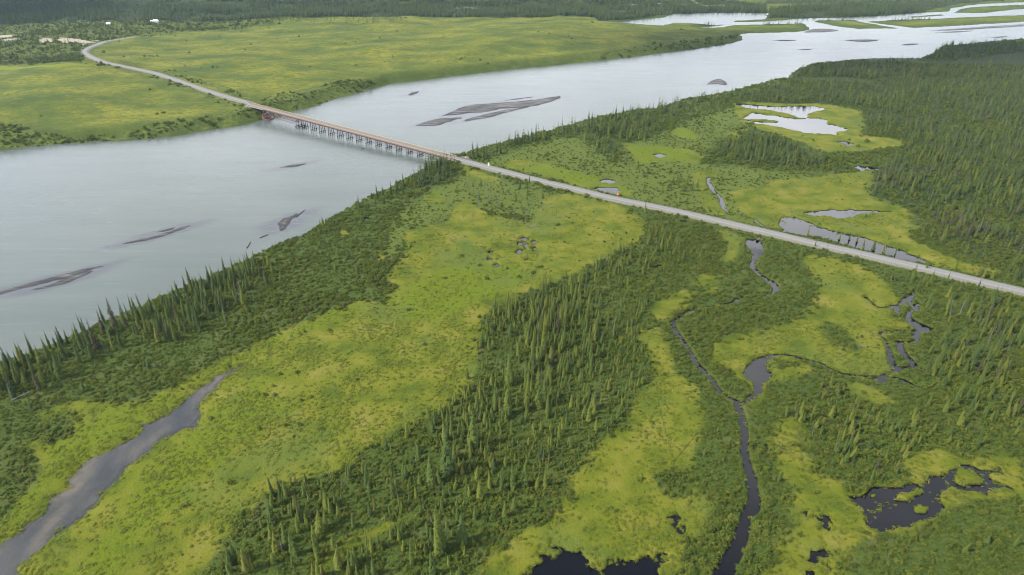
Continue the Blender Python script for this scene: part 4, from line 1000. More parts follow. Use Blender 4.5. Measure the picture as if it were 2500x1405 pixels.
def bush_mesh(seed, n=110, leaf=0.19, mat=None):
    r = np.random.default_rng(seed); V, F = [], []
    lobes = [(r.normal(0, .38, 2), r.uniform(.45, .75), r.uniform(.6, 1.15)) for _ in range(5)]
    for i in range(n):
        c, rad, hh_ = lobes[i % 5]
        a = r.uniform(0, 6.283); e = r.uniform(0.0, 1.45)
        d = np.array([math.cos(a) * math.cos(e), math.sin(a) * math.cos(e), math.sin(e)])
        p = np.array([c[0], c[1], 0.05]) + d * np.array([rad, rad, hh_]) * r.uniform(.8, 1.08)
        nrm = d + r.normal(0, .45, 3); nrm /= np.linalg.norm(nrm)
        s = np.cross(nrm, r.normal(0, 1, 3)); s /= np.linalg.norm(s); u = np.cross(nrm, s)
        L_ = leaf * r.uniform(.7, 1.5); W2 = L_ * .6; b = len(V)
        V.extend([p - s * L_, p - u * W2 + nrm * .05, p + s * L_, p + u * W2 + nrm * .05]); F.append((b, b + 1, b + 2, b + 3))
    return mesh_only('bush', V, F, mat or WILLOW_M)
C_BUSH = proto_collection('proto_bush', [bush_mesh(700 + i) for i in range(6)])
def tuft_mesh(seed, n=16):
    r = np.random.default_rng(seed); V, F = [], []
    for i in range(n):
        a = r.uniform(0, 6.283); o = np.array([*(r.normal(0, .22, 2)), 0]); out = r.uniform(.15, .5); hgt = r.uniform(.35, .8)
        d = np.array([math.cos(a), math.sin(a), 0]); s = np.array([-d[1], d[0], 0]) * .055; b = len(V)
        V.extend([o - s, o + s, o + d * out * .45 + np.array([0, 0, hgt * .8]) + s * .8, o + d * out * .45 + np.array([0, 0, hgt * .8]) - s * .8, o + d * out + np.array([0, 0, hgt])])
        F.extend([(b, b + 1, b + 2, b + 3), (b + 3, b + 2, b + 4)])
    return mesh_only('tuft', V, F, SEDGE_M)
def mound_mesh(seed, n=34):
    r = np.random.default_rng(seed); V, F = [], []
    for i in range(n):
        a = r.uniform(0, 6.283); q = math.sqrt(r.random()) * .62
        p = np.array([q * math.cos(a), q * math.sin(a), .42 * (1 - (q / .62) ** 2) + .05 + r.normal(0, .03)])
        d = np.array([math.cos(a) * q * .8 + r.normal(0, .3), math.sin(a) * q * .8 + r.normal(0, .3), 1.0]); d /= np.linalg.norm(d)
        s = np.cross(d, [math.cos(a + 1.57 + r.normal(0, .5)), math.sin(a + 1.57), 0]); s /= np.linalg.norm(s) + 1e-6; u = np.cross(d, s)
        L_ = r.uniform(.12, .26); b = len(V)
        V.extend([p - s * L_ * .9, p - u * L_ * .35, p + s * L_ * .9 + d * .05, p + u * L_ * .35]); F.append((b, b + 1, b + 2, b + 3))
    return mesh_only('tussock', V, F, SEDGE_M)
C_TUFT = proto_collection('proto_tuft', [mound_mesh(800 + i) for i in range(3)] + [tuft_mesh(800 + i) for i in range(2)])

def scatter(name, P, scale, which, coll, label, cat, seed=0):
    """one object of stuff: points that carry a size (x, y, z), a turn and a choice of shape"""
    me = bpy.data.meshes.new(name); n = len(P)
    me.vertices.add(n); me.vertices.foreach_set('co', np.ascontiguousarray(P, np.float32).ravel())
    r = np.random.default_rng(seed + 5)
    a = me.attributes.new('size', 'FLOAT_VECTOR', 'POINT'); a.data.foreach_set('vector', np.ascontiguousarray(scale, np.float32).ravel())
    rot = np.column_stack([r.normal(0, .055, n), r.normal(0, .055, n), r.uniform(0, 6.283, n)])
    a = me.attributes.new('turn', 'FLOAT_VECTOR', 'POINT'); a.data.foreach_set('vector', np.ascontiguousarray(rot, np.float32).ravel())
    a = me.attributes.new('which', 'INT', 'POINT'); a.data.foreach_set('value', np.ascontiguousarray(which, np.int32))
    o = bpy.data.objects.new(name, me); COL.objects.link(o)
    g = bpy.data.node_groups.new(name + '_nodes', 'GeometryNodeTree')
    g.interface.new_socket('Geometry', in_out='INPUT', socket_type='NodeSocketGeometry')
    g.interface.new_socket('Geometry', in_out='OUTPUT', socket_type='NodeSocketGeometry')
    gi = g.nodes.new('NodeGroupInput'); go = g.nodes.new('NodeGroupOutput')
    ci = g.nodes.new('GeometryNodeCollectionInfo'); ci.inputs[0].default_value = coll; ci.inputs['Separate Children'].default_value = True; ci.inputs['Reset Children'].default_value = True
    ip = g.nodes.new('GeometryNodeInstanceOnPoints'); ip.inputs['Pick Instance'].default_value = True
    def na(nm, dt):
        q = g.nodes.new('GeometryNodeInputNamedAttribute'); q.data_type = dt; q.inputs[0].default_value = nm
        return q.outputs[0]
    g.links.new(gi.outputs[0], ip.inputs['Points']); g.links.new(ci.outputs[0], ip.inputs['Instance'])
    g.links.new(na('which', 'INT'), ip.inputs['Instance Index'])
    e2r = g.nodes.new('FunctionNodeEulerToRotation'); g.links.new(na('turn', 'FLOAT_VECTOR'), e2r.inputs[0]); g.links.new(e2r.outputs[0], ip.inputs['Rotation'])
    g.links.new(na('size', 'FLOAT_VECTOR'), ip.inputs['Scale'])
    g.links.new(ip.outputs[0], go.inputs[0])
    md = o.modifiers.new('scatter', 'NODES'); md.node_group = g
    tag(o, label, cat, kind='stuff')
    return o

# ----------------------------------------------------------------------------- where trees stand
def in_view(x, y, z=0.0, pad=1.06):
    dep = depth_of(x, y, z); up = y * SP + (z - CAM_H) * CP
    return (dep > 1) & (np.abs(x / dep * FPX) < 1250 * pad) & (up / dep * FPX > -702 * pad) & (up / dep * FPX < 760)
def fill(poly, dens, seed, limit=10 ** 9):
    w = unproject(poly); r = np.random.default_rng(seed)
    x0, y0 = w.min(0); x1, y1 = w.max(0)
    n = int(min((x1 - x0) * (y1 - y0) * dens, limit))
    x = r.uniform(x0, x1, n); y = r.uniform(y0, y1, n)
    s = sdf_poly(x, y, w, 10.0)
    kk = (s + fbm(x, y, 18, seed) * 4 > 0) & in_view(x, y)
    return x[kk], y[kk]
T = []   # x, y, height, kind (0 green 1 brown 2 grey), area key
for i, (key, poly, dens, (h0, h1), pw, br, gy_) in enumerate(FORESTS):
    x, y = fill(poly, dens, 900 + i)
    r = np.random.default_rng(950 + i)
    if dens > 0.008:                                             # stands thin out and thicken in patches
        kk = r.random(len(x)) < np.clip(0.72 + 0.95 * fbm(x, y, 42, 60 + i), 0.12, 1.0); x, y = x[kk], y[kk]
    kk = (sample(WALL, x, y) < -1.6) & (sample(SR, x, y) < -1.0) & (sample(DROAD, x, y) > 6.5) & (sample(SP_, x, y) < -1)
    md = sample(SM, x, y) + fbm(x, y, 9, 71) * 3
    keep_meadow = 0.03 if key not in ('fartop', 'farleft', 'farflat', 'thin', 'verge') else 0.25
    kk &= (md < -0.5) | (r.random(len(x)) < keep_meadow) | (key in ('fartop', 'farleft'))
    kk &= (sample(SS, x, y) < 0) & (sample(SK, x, y) < 1)
    x, y = x[kk], y[kk]; n = len(x)
    u = r.random(n) ** pw
    hgt = h0 + (h1 - h0) * u
    if key == 'belt': hgt *= np.clip(1.0 + 0.5 * fbm(x, y, 30, 77), .6, 1.5)
    q = r.random(n)
    # browned and bare trees come in patches
    pm = np.clip(1 + 1.8 * fbm(x, y, 60, 83), 0, 3)
    kind = np.where(q < br * pm, 1, np.where(q < (br + gy_) * pm, 2, 0))
    T.append((x, y, hgt, kind, np.full(n, i)))
tx, ty, th, tk, ta = (np.concatenate([q[j] for q in T]) for j in range(5))
tz = sample(Z, tx, ty)
tsize = th / depth_of(tx, ty, tz)

# single trees read off the photograph: foot x, foot y, length in pixels, kind
HAND = [(80, 868, 62, 0), (20, 903, 48, 0), (45, 893, 40, 0), (123, 852, 50, 0), (136, 846, 28, 0), (152, 842, 52, 0), (166, 838, 40, 0), (200, 852, 68, 0), (222, 850, 80, 0), (236, 856, 84, 1), (254, 815, 62, 1), (282, 800, 78, 1), (308, 800, 80, 1),
    (300, 786, 40, 0), (352, 780, 66, 0), (340, 800, 60, 0), (372, 762, 46, 0), (455, 716, 46, 0), (438, 730, 50, 0), (480, 706, 30, 0), (512, 694, 46, 0), (524, 702, 58, 0), (540, 690, 40, 0), (553, 684, 56, 0), (575, 690, 66, 0), (588, 680, 50, 0), (601, 664, 44, 0),
    (608, 652, 42, 0), (622, 642, 32, 0), (673, 606, 15, 0), (708, 600, 22, 0), (789, 553, 26, 0), (782, 553, 18, 0), (824, 535, 18, 1), (876, 508, 32, 0), (886, 505, 24, 0), (921, 482, 36, 0), (934, 476, 24, 0), (908, 486, 20, 0), (955, 474, 34, 0), (968, 466, 32, 0), (985, 456, 34, 0), (1003, 446, 26, 0),
    (1027, 452, 60, 2), (1036, 440, 40, 0), (1048, 432, 36, 0), (1060, 428, 34, 0), (1074, 428, 44, 0), (1092, 420, 46, 1), (1086, 424, 52, 0), (1110, 404, 22, 0),
    (1158, 1093, 104, 0), (1092, 1158, 112, 0), (1109, 1129, 56, 0), (1055, 1181, 78, 0), (961, 1218, 66, 0), (1287, 998, 92, 0), (1313, 994, 98, 0), (1240, 1012, 74, 0), (1337, 1016, 60, 0), (1253, 1196, 64, 0), (1281, 1188, 66, 0), (1225, 1200, 58, 0), (1195, 1192, 44, 0),
    (1128, 1323, 68, 0), (1072, 1356, 108, 0), (1078, 1340, 90, 0), (1172, 1218, 46, 0), (1232, 1263, 42, 0), (913, 1404, 46, 0), (1057, 1403, 58, 0), (1006, 1379, 60, 0), (1245, 940, 84, 0), (1284, 950, 84, 0), (1236, 935, 76, 0), (1366, 918, 56, 0), (1165, 1006, 60, 0), (1210, 1000, 56, 0), (1330, 975, 70, 0), (1300, 905, 74, 0), (1326, 860, 74, 0), (1338, 960, 34, 2), (1325, 1128, 32, 2), (1321, 1118, 40, 0),
    (1147, 470, 44, 2), (1168, 506, 48, 2), (1192, 490, 50, 2), (1200, 498, 52, 2), (1215, 505, 34, 2), (1240, 486, 28, 2), (1283, 545, 40, 2), (1262, 548, 30, 2), (1325, 520, 34, 2), (1288, 462, 28, 0), (1297, 500, 26, 2), (1156, 530, 34, 2), (1152, 540, 34, 2), (1180, 612, 26, 2), (1230, 575, 22, 2), (1360, 535, 24, 2), (1320, 792, 42, 2), (1690, 520, 18, 2),
    (1156, 388, 46, 0), (1165, 384, 34, 0), (1180, 390, 36, 0), (1188, 388, 46, 0), (1196, 380, 40, 2), (1213, 378, 38, 0), (1222, 376, 40, 0), (1243, 356, 32, 0), (1258, 354, 36, 0), (1275, 352, 30, 0), (1298, 346, 34, 0), (1308, 342, 40, 0), (1327, 342, 34, 0), (1362, 326, 30, 0), (1373, 322, 42, 2), (1402, 320, 34, 0), (1436, 312, 44, 0), (1445, 310, 38, 0), (1502, 296, 40, 0), (1520, 292, 36, 0), (1585, 286, 34, 0), (1606, 280, 30, 0),
    (2404, 860, 74, 2), (2342, 770, 52, 2), (2318, 782, 56, 2), (2410, 785, 60, 1), (2434, 820, 44, 1), (2460, 860, 40, 2), (30, 975, 42, 2), (2344, 712, 30, 0), (2300, 698, 26, 0), (2385, 712, 34, 0), (1576, 520, 34, 0), (1292, 446, 20, 0), (1270, 462, 24, 0), (1990, 602, 18, 0), (2090, 596, 24, 0), (2048, 590, 22, 0), (2072, 592, 26, 0), (2106, 612, 34, 0), (2130, 616, 34, 0), (2155, 622, 36, 0), (2184, 626, 34, 0), (2262, 655, 26, 0)]
hp = unproject([(a, b) for a, b, _, _ in HAND], Z)
HX, HY = hp[:, 0], hp[:, 1]; HZ = sample(Z, HX, HY)
hdep = depth_of(HX, HY, HZ)
HH = np.array([q[2] for q in HAND]) * hdep / FPX / np.cos(np.arctan2(CAM_H - HZ, np.hypot(HX, HY)))
HK = np.array([q[3] for q in HAND])

AREA = {   # words for the stands: green, browned, bare
 'bank': 'on the near river bank below the bridge', 'belt': 'in the broad spruce belt between the wide meadow and the creek', 'marsh': 'in the thicket above the black bog pond',
 'roadside': 'in the stand between the road and the branching pools', 'corner': 'in the shrubs below the black bog pond', 'creek': 'in the willows beside the winding creek',
 'verge': 'on the verge of the straight road', 'upbank': 'on the near river bank above the bridge', 'bridgehead': 'in the clump at the near end of the bridge',
 'east': 'in the dense dark forest beyond the road', 'clump': 'in the dark clump near the two clearing ponds', 'thin': 'in the thin open stand on the marsh', 'farflat': 'on the far upstream flat',
 'fartop': 'in the far forest', 'farleft': 'on the far terrace'}
def pixel_of(x, y, z):
    dep_ = depth_of(x, y, z)
    return x / dep_ * FPX + 1250, 702.5 - (y * SP + (z - CAM_H) * CP) / dep_ * FPX
def tree_label(x, y, z, h, kind, area, dark):
    px, py = pixel_of(x, y, z)
    word = {0: 'dark green spruce' if dark else 'light green spruce', 1: 'browned spruce', 2: 'grey dead spruce'}[kind]
    size = 'tall ' if h > 11.5 else ('' if h > 7.5 else 'small ')
    if area == 'belt':
        along = 'at the road end of' if py < 720 else 'in the upper part of' if py < 880 else 'in the middle of' if py < 1040 else 'in the lower part of' if py < 1220 else 'at the bottom end of'
        mid = np.interp(py, [560, 760, 900, 1050, 1200, 1400], [1590, 1400, 1370, 1250, 1080, 860])
        side = ', wide-meadow side' if px < mid - 60 else ', creek side' if px > mid + 60 else ', along its middle'
        return size + word + ' ' + along + ' the broad spruce belt' + side
    if area == 'bank':
        along = 'near the left picture edge' if px < 150 else 'beside the browned bank spruces' if px < 340 else 'opposite the long thin bars' if px < 480 else 'opposite the spindle-shaped bar' if px < 660 else 'near the broken driftwood bar' if px < 860 else 'near the bridgehead clump'
        wl = np.interp(px, [0, 240, 420, 612, 783, 1011], [890, 798, 720, 635, 553, 430])
        return size + word + ' on the river bank ' + along + (', at the water' if py < wl + 30 else ', farther back')
    if area == 'thin':
        return size + word + (' around the burnt patch above the meadow puddles' if px < 1400 else ' in the thin open stand on the marsh')
    if area == 'upbank':
        along = 'next to the bridge' if px < 1260 else 'abreast of the midstream bars' if px < 1480 else 'farther upstream'
        return size + word + ' on the bank above the bridge, ' + along
    if area == 'roadside':
        return size + word + ' between the road and the branching pools, ' + ('close to the road' if py < 770 else 'deeper in')
    if area == 'verge':
        return size + word + (' by the straight road, bridge side of the culvert' if px < 1850 else ' by the straight road beside the long pond' if px < 2300 else ' by the straight road near the right picture edge')
    if area == 'east':
        return size + word + ' in the dense dark forest beyond the road, ' + ('its near edge' if py > 560 else 'its middle' if py > 350 else 'its far part')
    return size + word + ' ' + AREA[area]
def stand_tree(x, y, z, h, kind, i, area, own=None, lean=0.0):
    names = {0: 'spruce_tree', 1: 'browned_spruce', 2: 'dead_spruce'}
    rz = RNG.uniform(0, 6.283)
    o = empty(names[kind], (x, y, z), rz)
    o.rotation_euler = (RNG.normal(0, .02) + lean, RNG.normal(0, .02), rz)
    s = h / 10.0; wd = s ** 0.85 * np.clip(RNG.normal(.84, .15), .58, 1.25)
    dark = RNG.random() < DARK_AREAS.get(area, 0.1)
    if kind == 0: parts = (('trunk', NEAR_TRUNK), ('crown', (DARK_CROWNS if dark else NEAR_CROWNS)[i % len(NEAR_CROWNS)]))
    elif kind == 1: parts = (('trunk', NEAR_TRUNK), ('crown', BROWN_CROWNS[i % 3]))
    else: parts = (('trunk', SNAG_TRUNK), ('crown', SNAG_CROWNS[i % 3]))
    for nm, me in parts:
        p = bpy.data.objects.new(nm, me); COL.objects.link(p); p.parent = o
        p.scale = (wd, wd, s)
    own = own or tree_label(x, y, z, h, kind, area, dark)
    word = {0: 'green spruce', 1: 'browned spruce', 2: 'grey dead spruce'}[kind]
    tag(o, own, 'tree', '%ss %s' % (word, AREA[area]))
    return o
def area_of(px, py):
    if py < 470 and px > 1120 and px < 1700: return 'upbank' if not (px < 1330 and py > 440) else 'thin'
    if px < 1010 and py < 990 and not (px > 840 and py > 560): return 'bank'
    if px < 1125 and py < 470: return 'bridgehead'
    if px < 1400 and py < 640 and px > 1120: return 'thin'
    if px < 1620: return 'belt' if py > 560 else 'verge'
    if px > 2200 and py > 690: return 'roadside'
    return 'verge'
OWN = {(282, 800): 'tall rust-brown spruce with ragged top on the river bank, left of a similar one', (308, 800): 'tall rust-brown spruce on the river bank, right of a similar ragged one',
    (236, 856): 'dense purplish-brown spruce in front of the two rust-brown bank spruces', (1338, 960): 'short blue-grey dead spruce standing alone in the middle of the belt', (1072, 1356): 'tallest broad spruce at the lower end of the belt',
    (789, 553): 'lone small spruce right at the waterline beside the broken gravel bar', (2404, 860): 'tallest bare grey dead spruce right of the branching pools', (80, 868): 'dark pointed spruce leaning over the river at the left picture edge',
    (1027, 452): 'bare grey dead spruce at the water side of the bridgehead clump', (1320, 792): 'bare grey dead spruce at the top of the belt above young trees', (30, 975): 'pale grey dead spruce low on the bank at the left picture edge',
    (455, 716): 'broad dark spruce rising alone from the low shrubs on the river bank', (1576, 520): 'lone spruce at the road edge above the wide meadow', (1110, 404): 'small spruce against the road at the near bridge end'}
for i in range(len(HAND)):
    stand_tree(HX[i], HY[i], HZ[i], HH[i], int(HK[i]), i, area_of(*HAND[i][:2]), OWN.get(HAND[i][:2]), 0.12 if HK[i] == 2 and i % 3 == 0 else 0.0)
n_green = int((HK == 0).sum())
order = np.argsort(-np.where(tk == 0, tsize, -1))
single = order[:300 - n_green]
gone = np.zeros(len(tx), bool); gone[single] = True
for j, i in enumerate(single):
    stand_tree(tx[i], ty[i], tz[i], th[i], 0, j, FORESTS[int(ta[i])][0])
for kk, room in ((1, 40), (2, 40)):
    q = np.argsort(-np.where(tk == kk, tsize, -1))[:room]
    gone[q] = True
    for j, i in enumerate(q): stand_tree(tx[i], ty[i], tz[i], th[i], kk, j, FORESTS[int(ta[i])][0])
rest = ~gone
rx_, ry_, rz_, rh_, rk_ = tx[rest], ty[rest], tz[rest], th[rest], tk[rest]
dep = depth_of(rx_, ry_, rz_)
rr2 = np.random.default_rng(3)
which = np.where(dep < 620, rr2.integers(0, N_MID, len(dep)), rr2.integers(I_FAR, I_FAR + 4, len(dep)))
dark_p = np.array([DARK_AREAS.get(f_[0], 0.1) for f_ in FORESTS])[ta[rest].astype(int)]
which = np.where(rr2.random(len(dep)) < dark_p, rr2.integers(I_DARK, I_DARK + 4, len(dep)), which)
which = np.where(rk_ == 1, I_BROWN, np.where(rk_ == 2, I_GREY, which))
s_ = rh_ / 10.0; wd = s_ ** 0.8 * np.clip(rr2.normal(.85, .2, len(s_)), .5, 1.5) * np.where(dep > 900, 1.35, 1.0)
scatter('spruce_forest', np.column_stack([rx_, ry_, rz_]), np.column_stack([wd, wd, s_]), which, C_SPRUCE, 'countless green, brown and grey spruces across the valley floor and far slopes', 'forest', 1)
print('TREES', len(tx), 'stuff', rest.sum())

# ----------------------------------------------------------------------------- willow thickets and sedge
def spread(n_per_ha, y0, y1, seed):
    """even scatter over the viewed ground between two distances"""
    r = np.random.default_rng(seed)
    hw = 83 + .726 * y1
    n = int(2 * hw * (y1 - y0) / 1e4 * n_per_ha)
    x = r.uniform(-hw, hw, n); y = r.uniform(y0, y1, n)
    kk = in_view(x, y, 0.0, 1.04)
    return x[kk], y[kk]
PX, PY, PS = [], [], []
for y0, y1, dens, (s0, s1), sd in ((140, 300, 4200, (.5, 1.25), 1), (300, 460, 2700, (.65, 1.45), 2), (460, 700, 1300, (.8, 1.9), 3), (700, 1050, 800, (.8, 2.0), 4), (1050, 1900, 240, (1.1, 2.5), 5)):
    x, y = spread(dens, y0, y1, 40 + sd); r = np.random.default_rng(50 + sd)
    kk = (sample(WALL, x, y) < -0.9) & (sample(SR, x, y) < -0.8) & (sample(DROAD, x, y) > 6.2) & (sample(SP_, x, y) < 0)
    x, y = x[kk], y[kk]
    fs = sample(far_side.astype(float), x, y) > 0.5
    md = sample(SM, x, y) + fbm(x, y, 9, 71) * 3 + fbm(x, y, 3, 72) * 1.5
    sb = sample(SB, x, y) - 4 + fbm(x, y, 30, 73) * 16
    spot = fbm(x, y, 45, 74)
    near_ok = np.interp(md + 1.5 * fbm(x, y, 22, 79), [-2, 0, 1.5, 6], [.95, .55, .05, .004]) + np.where(spot > .55, .02, 0)
    edge_road = (sample(DROAD, x, y) < 10)
    pale_ = sample(SPALE, x, y) + fbm(x, y, 20, 94) * 10 > 0
    near_ok *= np.where(pale_, .6, 1)
    near_ok = np.where(edge_road, 0.7, near_ok)
    far_ok = np.where(sb > 2, 0.7, np.where(spot > .6, 0.05, 0.001))
    kk = r.random(len(x)) < np.where(fs, far_ok, near_ok)
    kk &= (sample(SS, x, y) < 0)
    x, y, pale_ = x[kk], y[kk], pale_[kk]
    s = s0 + (s1 - s0) * r.random(len(x)) ** 1.5
    s *= np.clip(1 + .45 * fbm(x, y, 25, 75), .55, 1.5) * np.where(pale_, .62, 1)
    PX.append(x); PY.append(y); PS.append(s)
bx_, by_, bs_ = np.concatenate(PX), np.concatenate(PY), np.concatenate(PS)
r = np.random.default_rng(9)
scatter('willow_thicket', np.column_stack([bx_, by_, sample(Z, bx_, by_) - .05]), np.column_stack([bs_ * r.uniform(.9, 1.3, len(bs_)), bs_ * r.uniform(.9, 1.3, len(bs_)), bs_ * r.uniform(.7, 1.25, len(bs_))]), r.integers(0, 6, len(bs_)), C_BUSH,
    'dense low green willow shrubs covering the ground between the meadows', 'shrubs', 2)
PX, PY = [], []
for y0, y1, dens, sd in ((140, 300, 6500, 1), (300, 450, 3600, 2), (450, 620, 1300, 3)):
    x, y = spread(dens, y0, y1, 140 + sd); r = np.random.default_rng(150 + sd)
    ws_ = sample(WALL, x, y)
    kk = (ws_ < 0.1) | ((sample(WEMB, x, y) > -.2) & (ws_ < 5.5) & (fbm(x, y, 7, 91) + .6 * fbm(x, y, 2.2, 92) > .20 + np.where(sample(WMUD, x, y) > -1, .2, .07) * ws_))
    kk &= (sample(SR, x, y) < -1) & (sample(DROAD, x, y) > 6) & (sample(far_side.astype(float), x, y) < .5)
    md = sample(SM, x, y) + fbm(x, y, 9, 71) * 3
    kk &= (md > -1.5) & (r.random(len(x)) < np.clip(.6 + .8 * fbm(x, y, 14, 76), .1, 1))
    PX.append(x[kk]); PY.append(y[kk])
PL = [np.zeros(sum(map(len, PX)))]
x, y = spread(9000, 140, 420, 171); ws_ = sample(WALL, x, y); r = np.random.default_rng(172)
kk = (ws_ > -1.6) & (ws_ < .3 + .5 * fbm(x, y, 5, 93)) & (r.random(len(x)) < .4) & (sample(SR, x, y) < -2) & (sample(DROAD, x, y) > 6)
PX.append(x[kk]); PY.append(y[kk]); PL.append(np.ones(kk.sum()))
gx_, gy2 = np.concatenate(PX), np.concatenate(PY)
r = np.random.default_rng(10); gs = r.uniform(.5, 1.25, len(gx_)) * (1 + .25 * np.concatenate(PL))
scatter('sedge_tussocks', np.column_stack([gx_, gy2, np.maximum(sample(Z, gx_, gy2), POND_Z - .1) - .03]), np.column_stack([gs * 1.25, gs * 1.25, gs * .75]), np.where(r.random(len(gs)) < .9, r.integers(0, 3, len(gs)), r.integers(3, 5, len(gs))), C_TUFT, 'yellow-green sedge tussocks over the wet meadows', 'grass', 3)
print('BUSHES', len(bx_), 'TUFTS', len(gx_))

# ----------------------------------------------------------------------------- small things
WHITE_M = simple('white_paint', (0.42, 0.43, 0.42), (0.50, 0.50, 0.49), 2.0, 0.5)
ORANGE_M = simple('orange_paint', (0.40, 0.055, 0.015), (0.48, 0.075, 0.02), 2.0, 0.5)
PALE_M = simple('pale_panel', (0.45, 0.30, 0.18), (0.5, 0.35, 0.22), 2.0, 0.5)
POST_M = simple('grey_post', (0.20, 0.20, 0.20), (0.30, 0.30, 0.29), 3.0, 0.6)
WIN_M = simple('dark_window', (0.02, 0.025, 0.03), (0.04, 0.045, 0.05), 2.0, 0.1)
ROOF_M = simple('pale_metal_roof', (0.5, 0.51, 0.51), (0.6, 0.61, 0.61), 1.0, 0.45)
def place(px, py, dz_=0.0):
    p = unproject([(px, py)], Z)[0]
    return (p[0], p[1], float(sample(Z, p[:1], p[1:2])[0]) + dz_)
p = place(1193, 407); s = empty('road_sign', p, -0.62)
boxes('post', [((-.5, 0, 1.3), (.06, .06, 1.5), None), ((.5, 0, 1.3), (.06, .06, 1.5), None)], POST_M, s)
boxes('upper_panel', [((0, -.1, 2.75), (.55, .03, .45), None)], WHITE_M, s); boxes('lower_panel', [((0, -.1, 1.55), (.8, .03, .62), None)], WHITE_M, s)
tag(s, 'white two-panel road sign on posts beside the road near the bridge', 'sign')
p = place(1508, 480); s = empty('road_sign', p, -0.62)
boxes('post', [((0, .06, .9), (.07, .07, 1.3), None)], POST_M, s)
c45 = math.cos(math.pi / 4)
boxes('panel', [((0, -.06, 1.9), (.75, .03, .75), np.array([[c45, 0, -c45], [0, 1, 0], [c45, 0, c45]]))], ORANGE_M, s)
boxes('plate', [((0, -.11, 1.9), (.42, .02, .2), None)], PALE_M, s)
tag(s, 'orange diamond warning sign beside the road below the marsh ponds', 'sign')
q = BB + nB * 5.2 + dirB * 9; s = empty('delineator', (q[0], q[1], .8)); boxes('post', [((0, 0, .55), (.05, .05, .7), None)], POST_M, s); boxes('panel', [((0, -.08, 1.25), (.3, .03, .4), None)], WHITE_M, s)
tag(s, 'small white marker at the end of the dark guard rail by the pullout', 'sign')
def cabin(px, py, L_, W2, H2, rz, lab, win):
    p = place(px, py, -.1); c = empty('cabin', p, rz)
    boxes('wall', [((0, 0, H2 / 2), (L_ / 2, W2 / 2, H2 / 2), None)], WHITE_M, c)
    e = .5; V = [(-L_ / 2 - e, -W2 / 2 - e, H2 - .1), (L_ / 2 + e, -W2 / 2 - e, H2 - .1), (L_ / 2 + e, W2 / 2 + e, H2 - .1), (-L_ / 2 - e, W2 / 2 + e, H2 - .1), (-L_ / 2 - e, 0, H2 + W2 * .32), (L_ / 2 + e, 0, H2 + W2 * .32)]
    mesh_obj('roof', V, [(0, 1, 5, 4), (2, 3, 4, 5), (0, 4, 3), (1, 2, 5), (0, 3, 2, 1)], ROOF_M, c)
    for k in range(win):
        xx = -L_ / 2 + L_ * (k + 1) / (win + 2)
        boxes('window', [((xx, -W2 / 2 - .03, H2 * .58), (.55, .05, .5), None)], WIN_M, c)
    boxes('door', [((L_ / 2 - L_ / (win + 2), -W2 / 2 - .03, 1.05), (.5, .05, 1.0), None)], WIN_M, c)
    tag(c, lab, 'cabin')
cabin(265.5, 61, 6.5, 5, 3.0, .1, 'small white cabin among spruces on the far terrace, the lone one', 1)
cabin(381, 55, 9, 6, 3.2, -.15, 'longer white cabin on the far terrace beside a small shed', 2)
cabin(371.5, 54.5, 4, 4, 2.6, .1, 'small white shed next to the longer white cabin', 1)
# driftwood on the broken bar
for (ax, ay, bx2, by2, lab) in ((636, 580, 655, 573, 'dark drift log lying in the shallows below the broken bar'), (724, 529, 744, 513, 'long pale drift log at the upstream end of the broken bar'), (603, 605, 612, 591, 'bent dark drift log near the bank, farthest downstream'), (884, 364, 891, 362, 'short dark snag in open water just below the bridge')):
    a, b = on_plane([(ax, ay), (bx2, by2)], RIVER_Z + .2)
    lg = empty('drift_log', (a[0], a[1], RIVER_Z)); d = b - a
    tube('trunk', (0, 0, .12), (d[0], d[1], .3), .32, .14, BARK_M, lg)
    tube('root_plate', (-.1, 0, .0), (.4, .1, .45), .75, .35, BARK_M, lg, 7)
    for f in (.45, .7): tube('branch', (d[0] * f, d[1] * f, .25), (d[0] * f + .6, d[1] * f - .5, 1.2), .08, .03, BARK_M, lg, 5)
    tag(lg, lab, 'log')
for (px, py, rz, ln, lab) in ((1292, 556, .3, 7, 'white fallen trunk in the burnt patch by the meadow puddles'), (28, 980, .9, 8, 'pale fallen trunk low on the bank at the left picture edge'), (1480, 640, 1.2, 5, 'short grey log at the meadow side of the belt')):
    p = place(px, py); lg = empty('fallen_trunk', p, rz)
    tube('trunk', (0, 0, .5), (ln, 0, .9), .22, .1, DEADWOOD_M, lg)
    for f in (.4, .6, .8): tube('branch', (ln * f, 0, .7), (ln * f + .3, .7, 1.5), .06, .02, DEADWOOD_M, lg, 5)
    tag(lg, lab, 'log')
# culvert under the road where the creek starts
p = place(1853, 585); cv = empty('culvert', (p[0], p[1], POND_Z), math.atan2(rr[-1, 1] - rr[0, 1], rr[-1, 0] - rr[0, 0]) + math.pi / 2)
n = 14; V = []
for xx in (-1.0, 3.5):
    for R_ in (0.95, 0.82):
        for kq in range(n): V.append((xx, R_ * math.cos(6.2832 * kq / n), R_ * math.sin(6.2832 * kq / n) + .35))
F = []
for kq in range(n):
    k2 = (kq + 1) % n
    F += [(kq, k2, 2 * n + k2, 2 * n + kq), (n + k2, n + kq, 3 * n + kq, 3 * n + k2), (k2, kq, n + kq, n + k2)]
mesh_obj('pipe', V, F, STEEL_M, cv)
tag(cv, 'steel culvert mouth where the creek leaves the road bank', 'culvert')

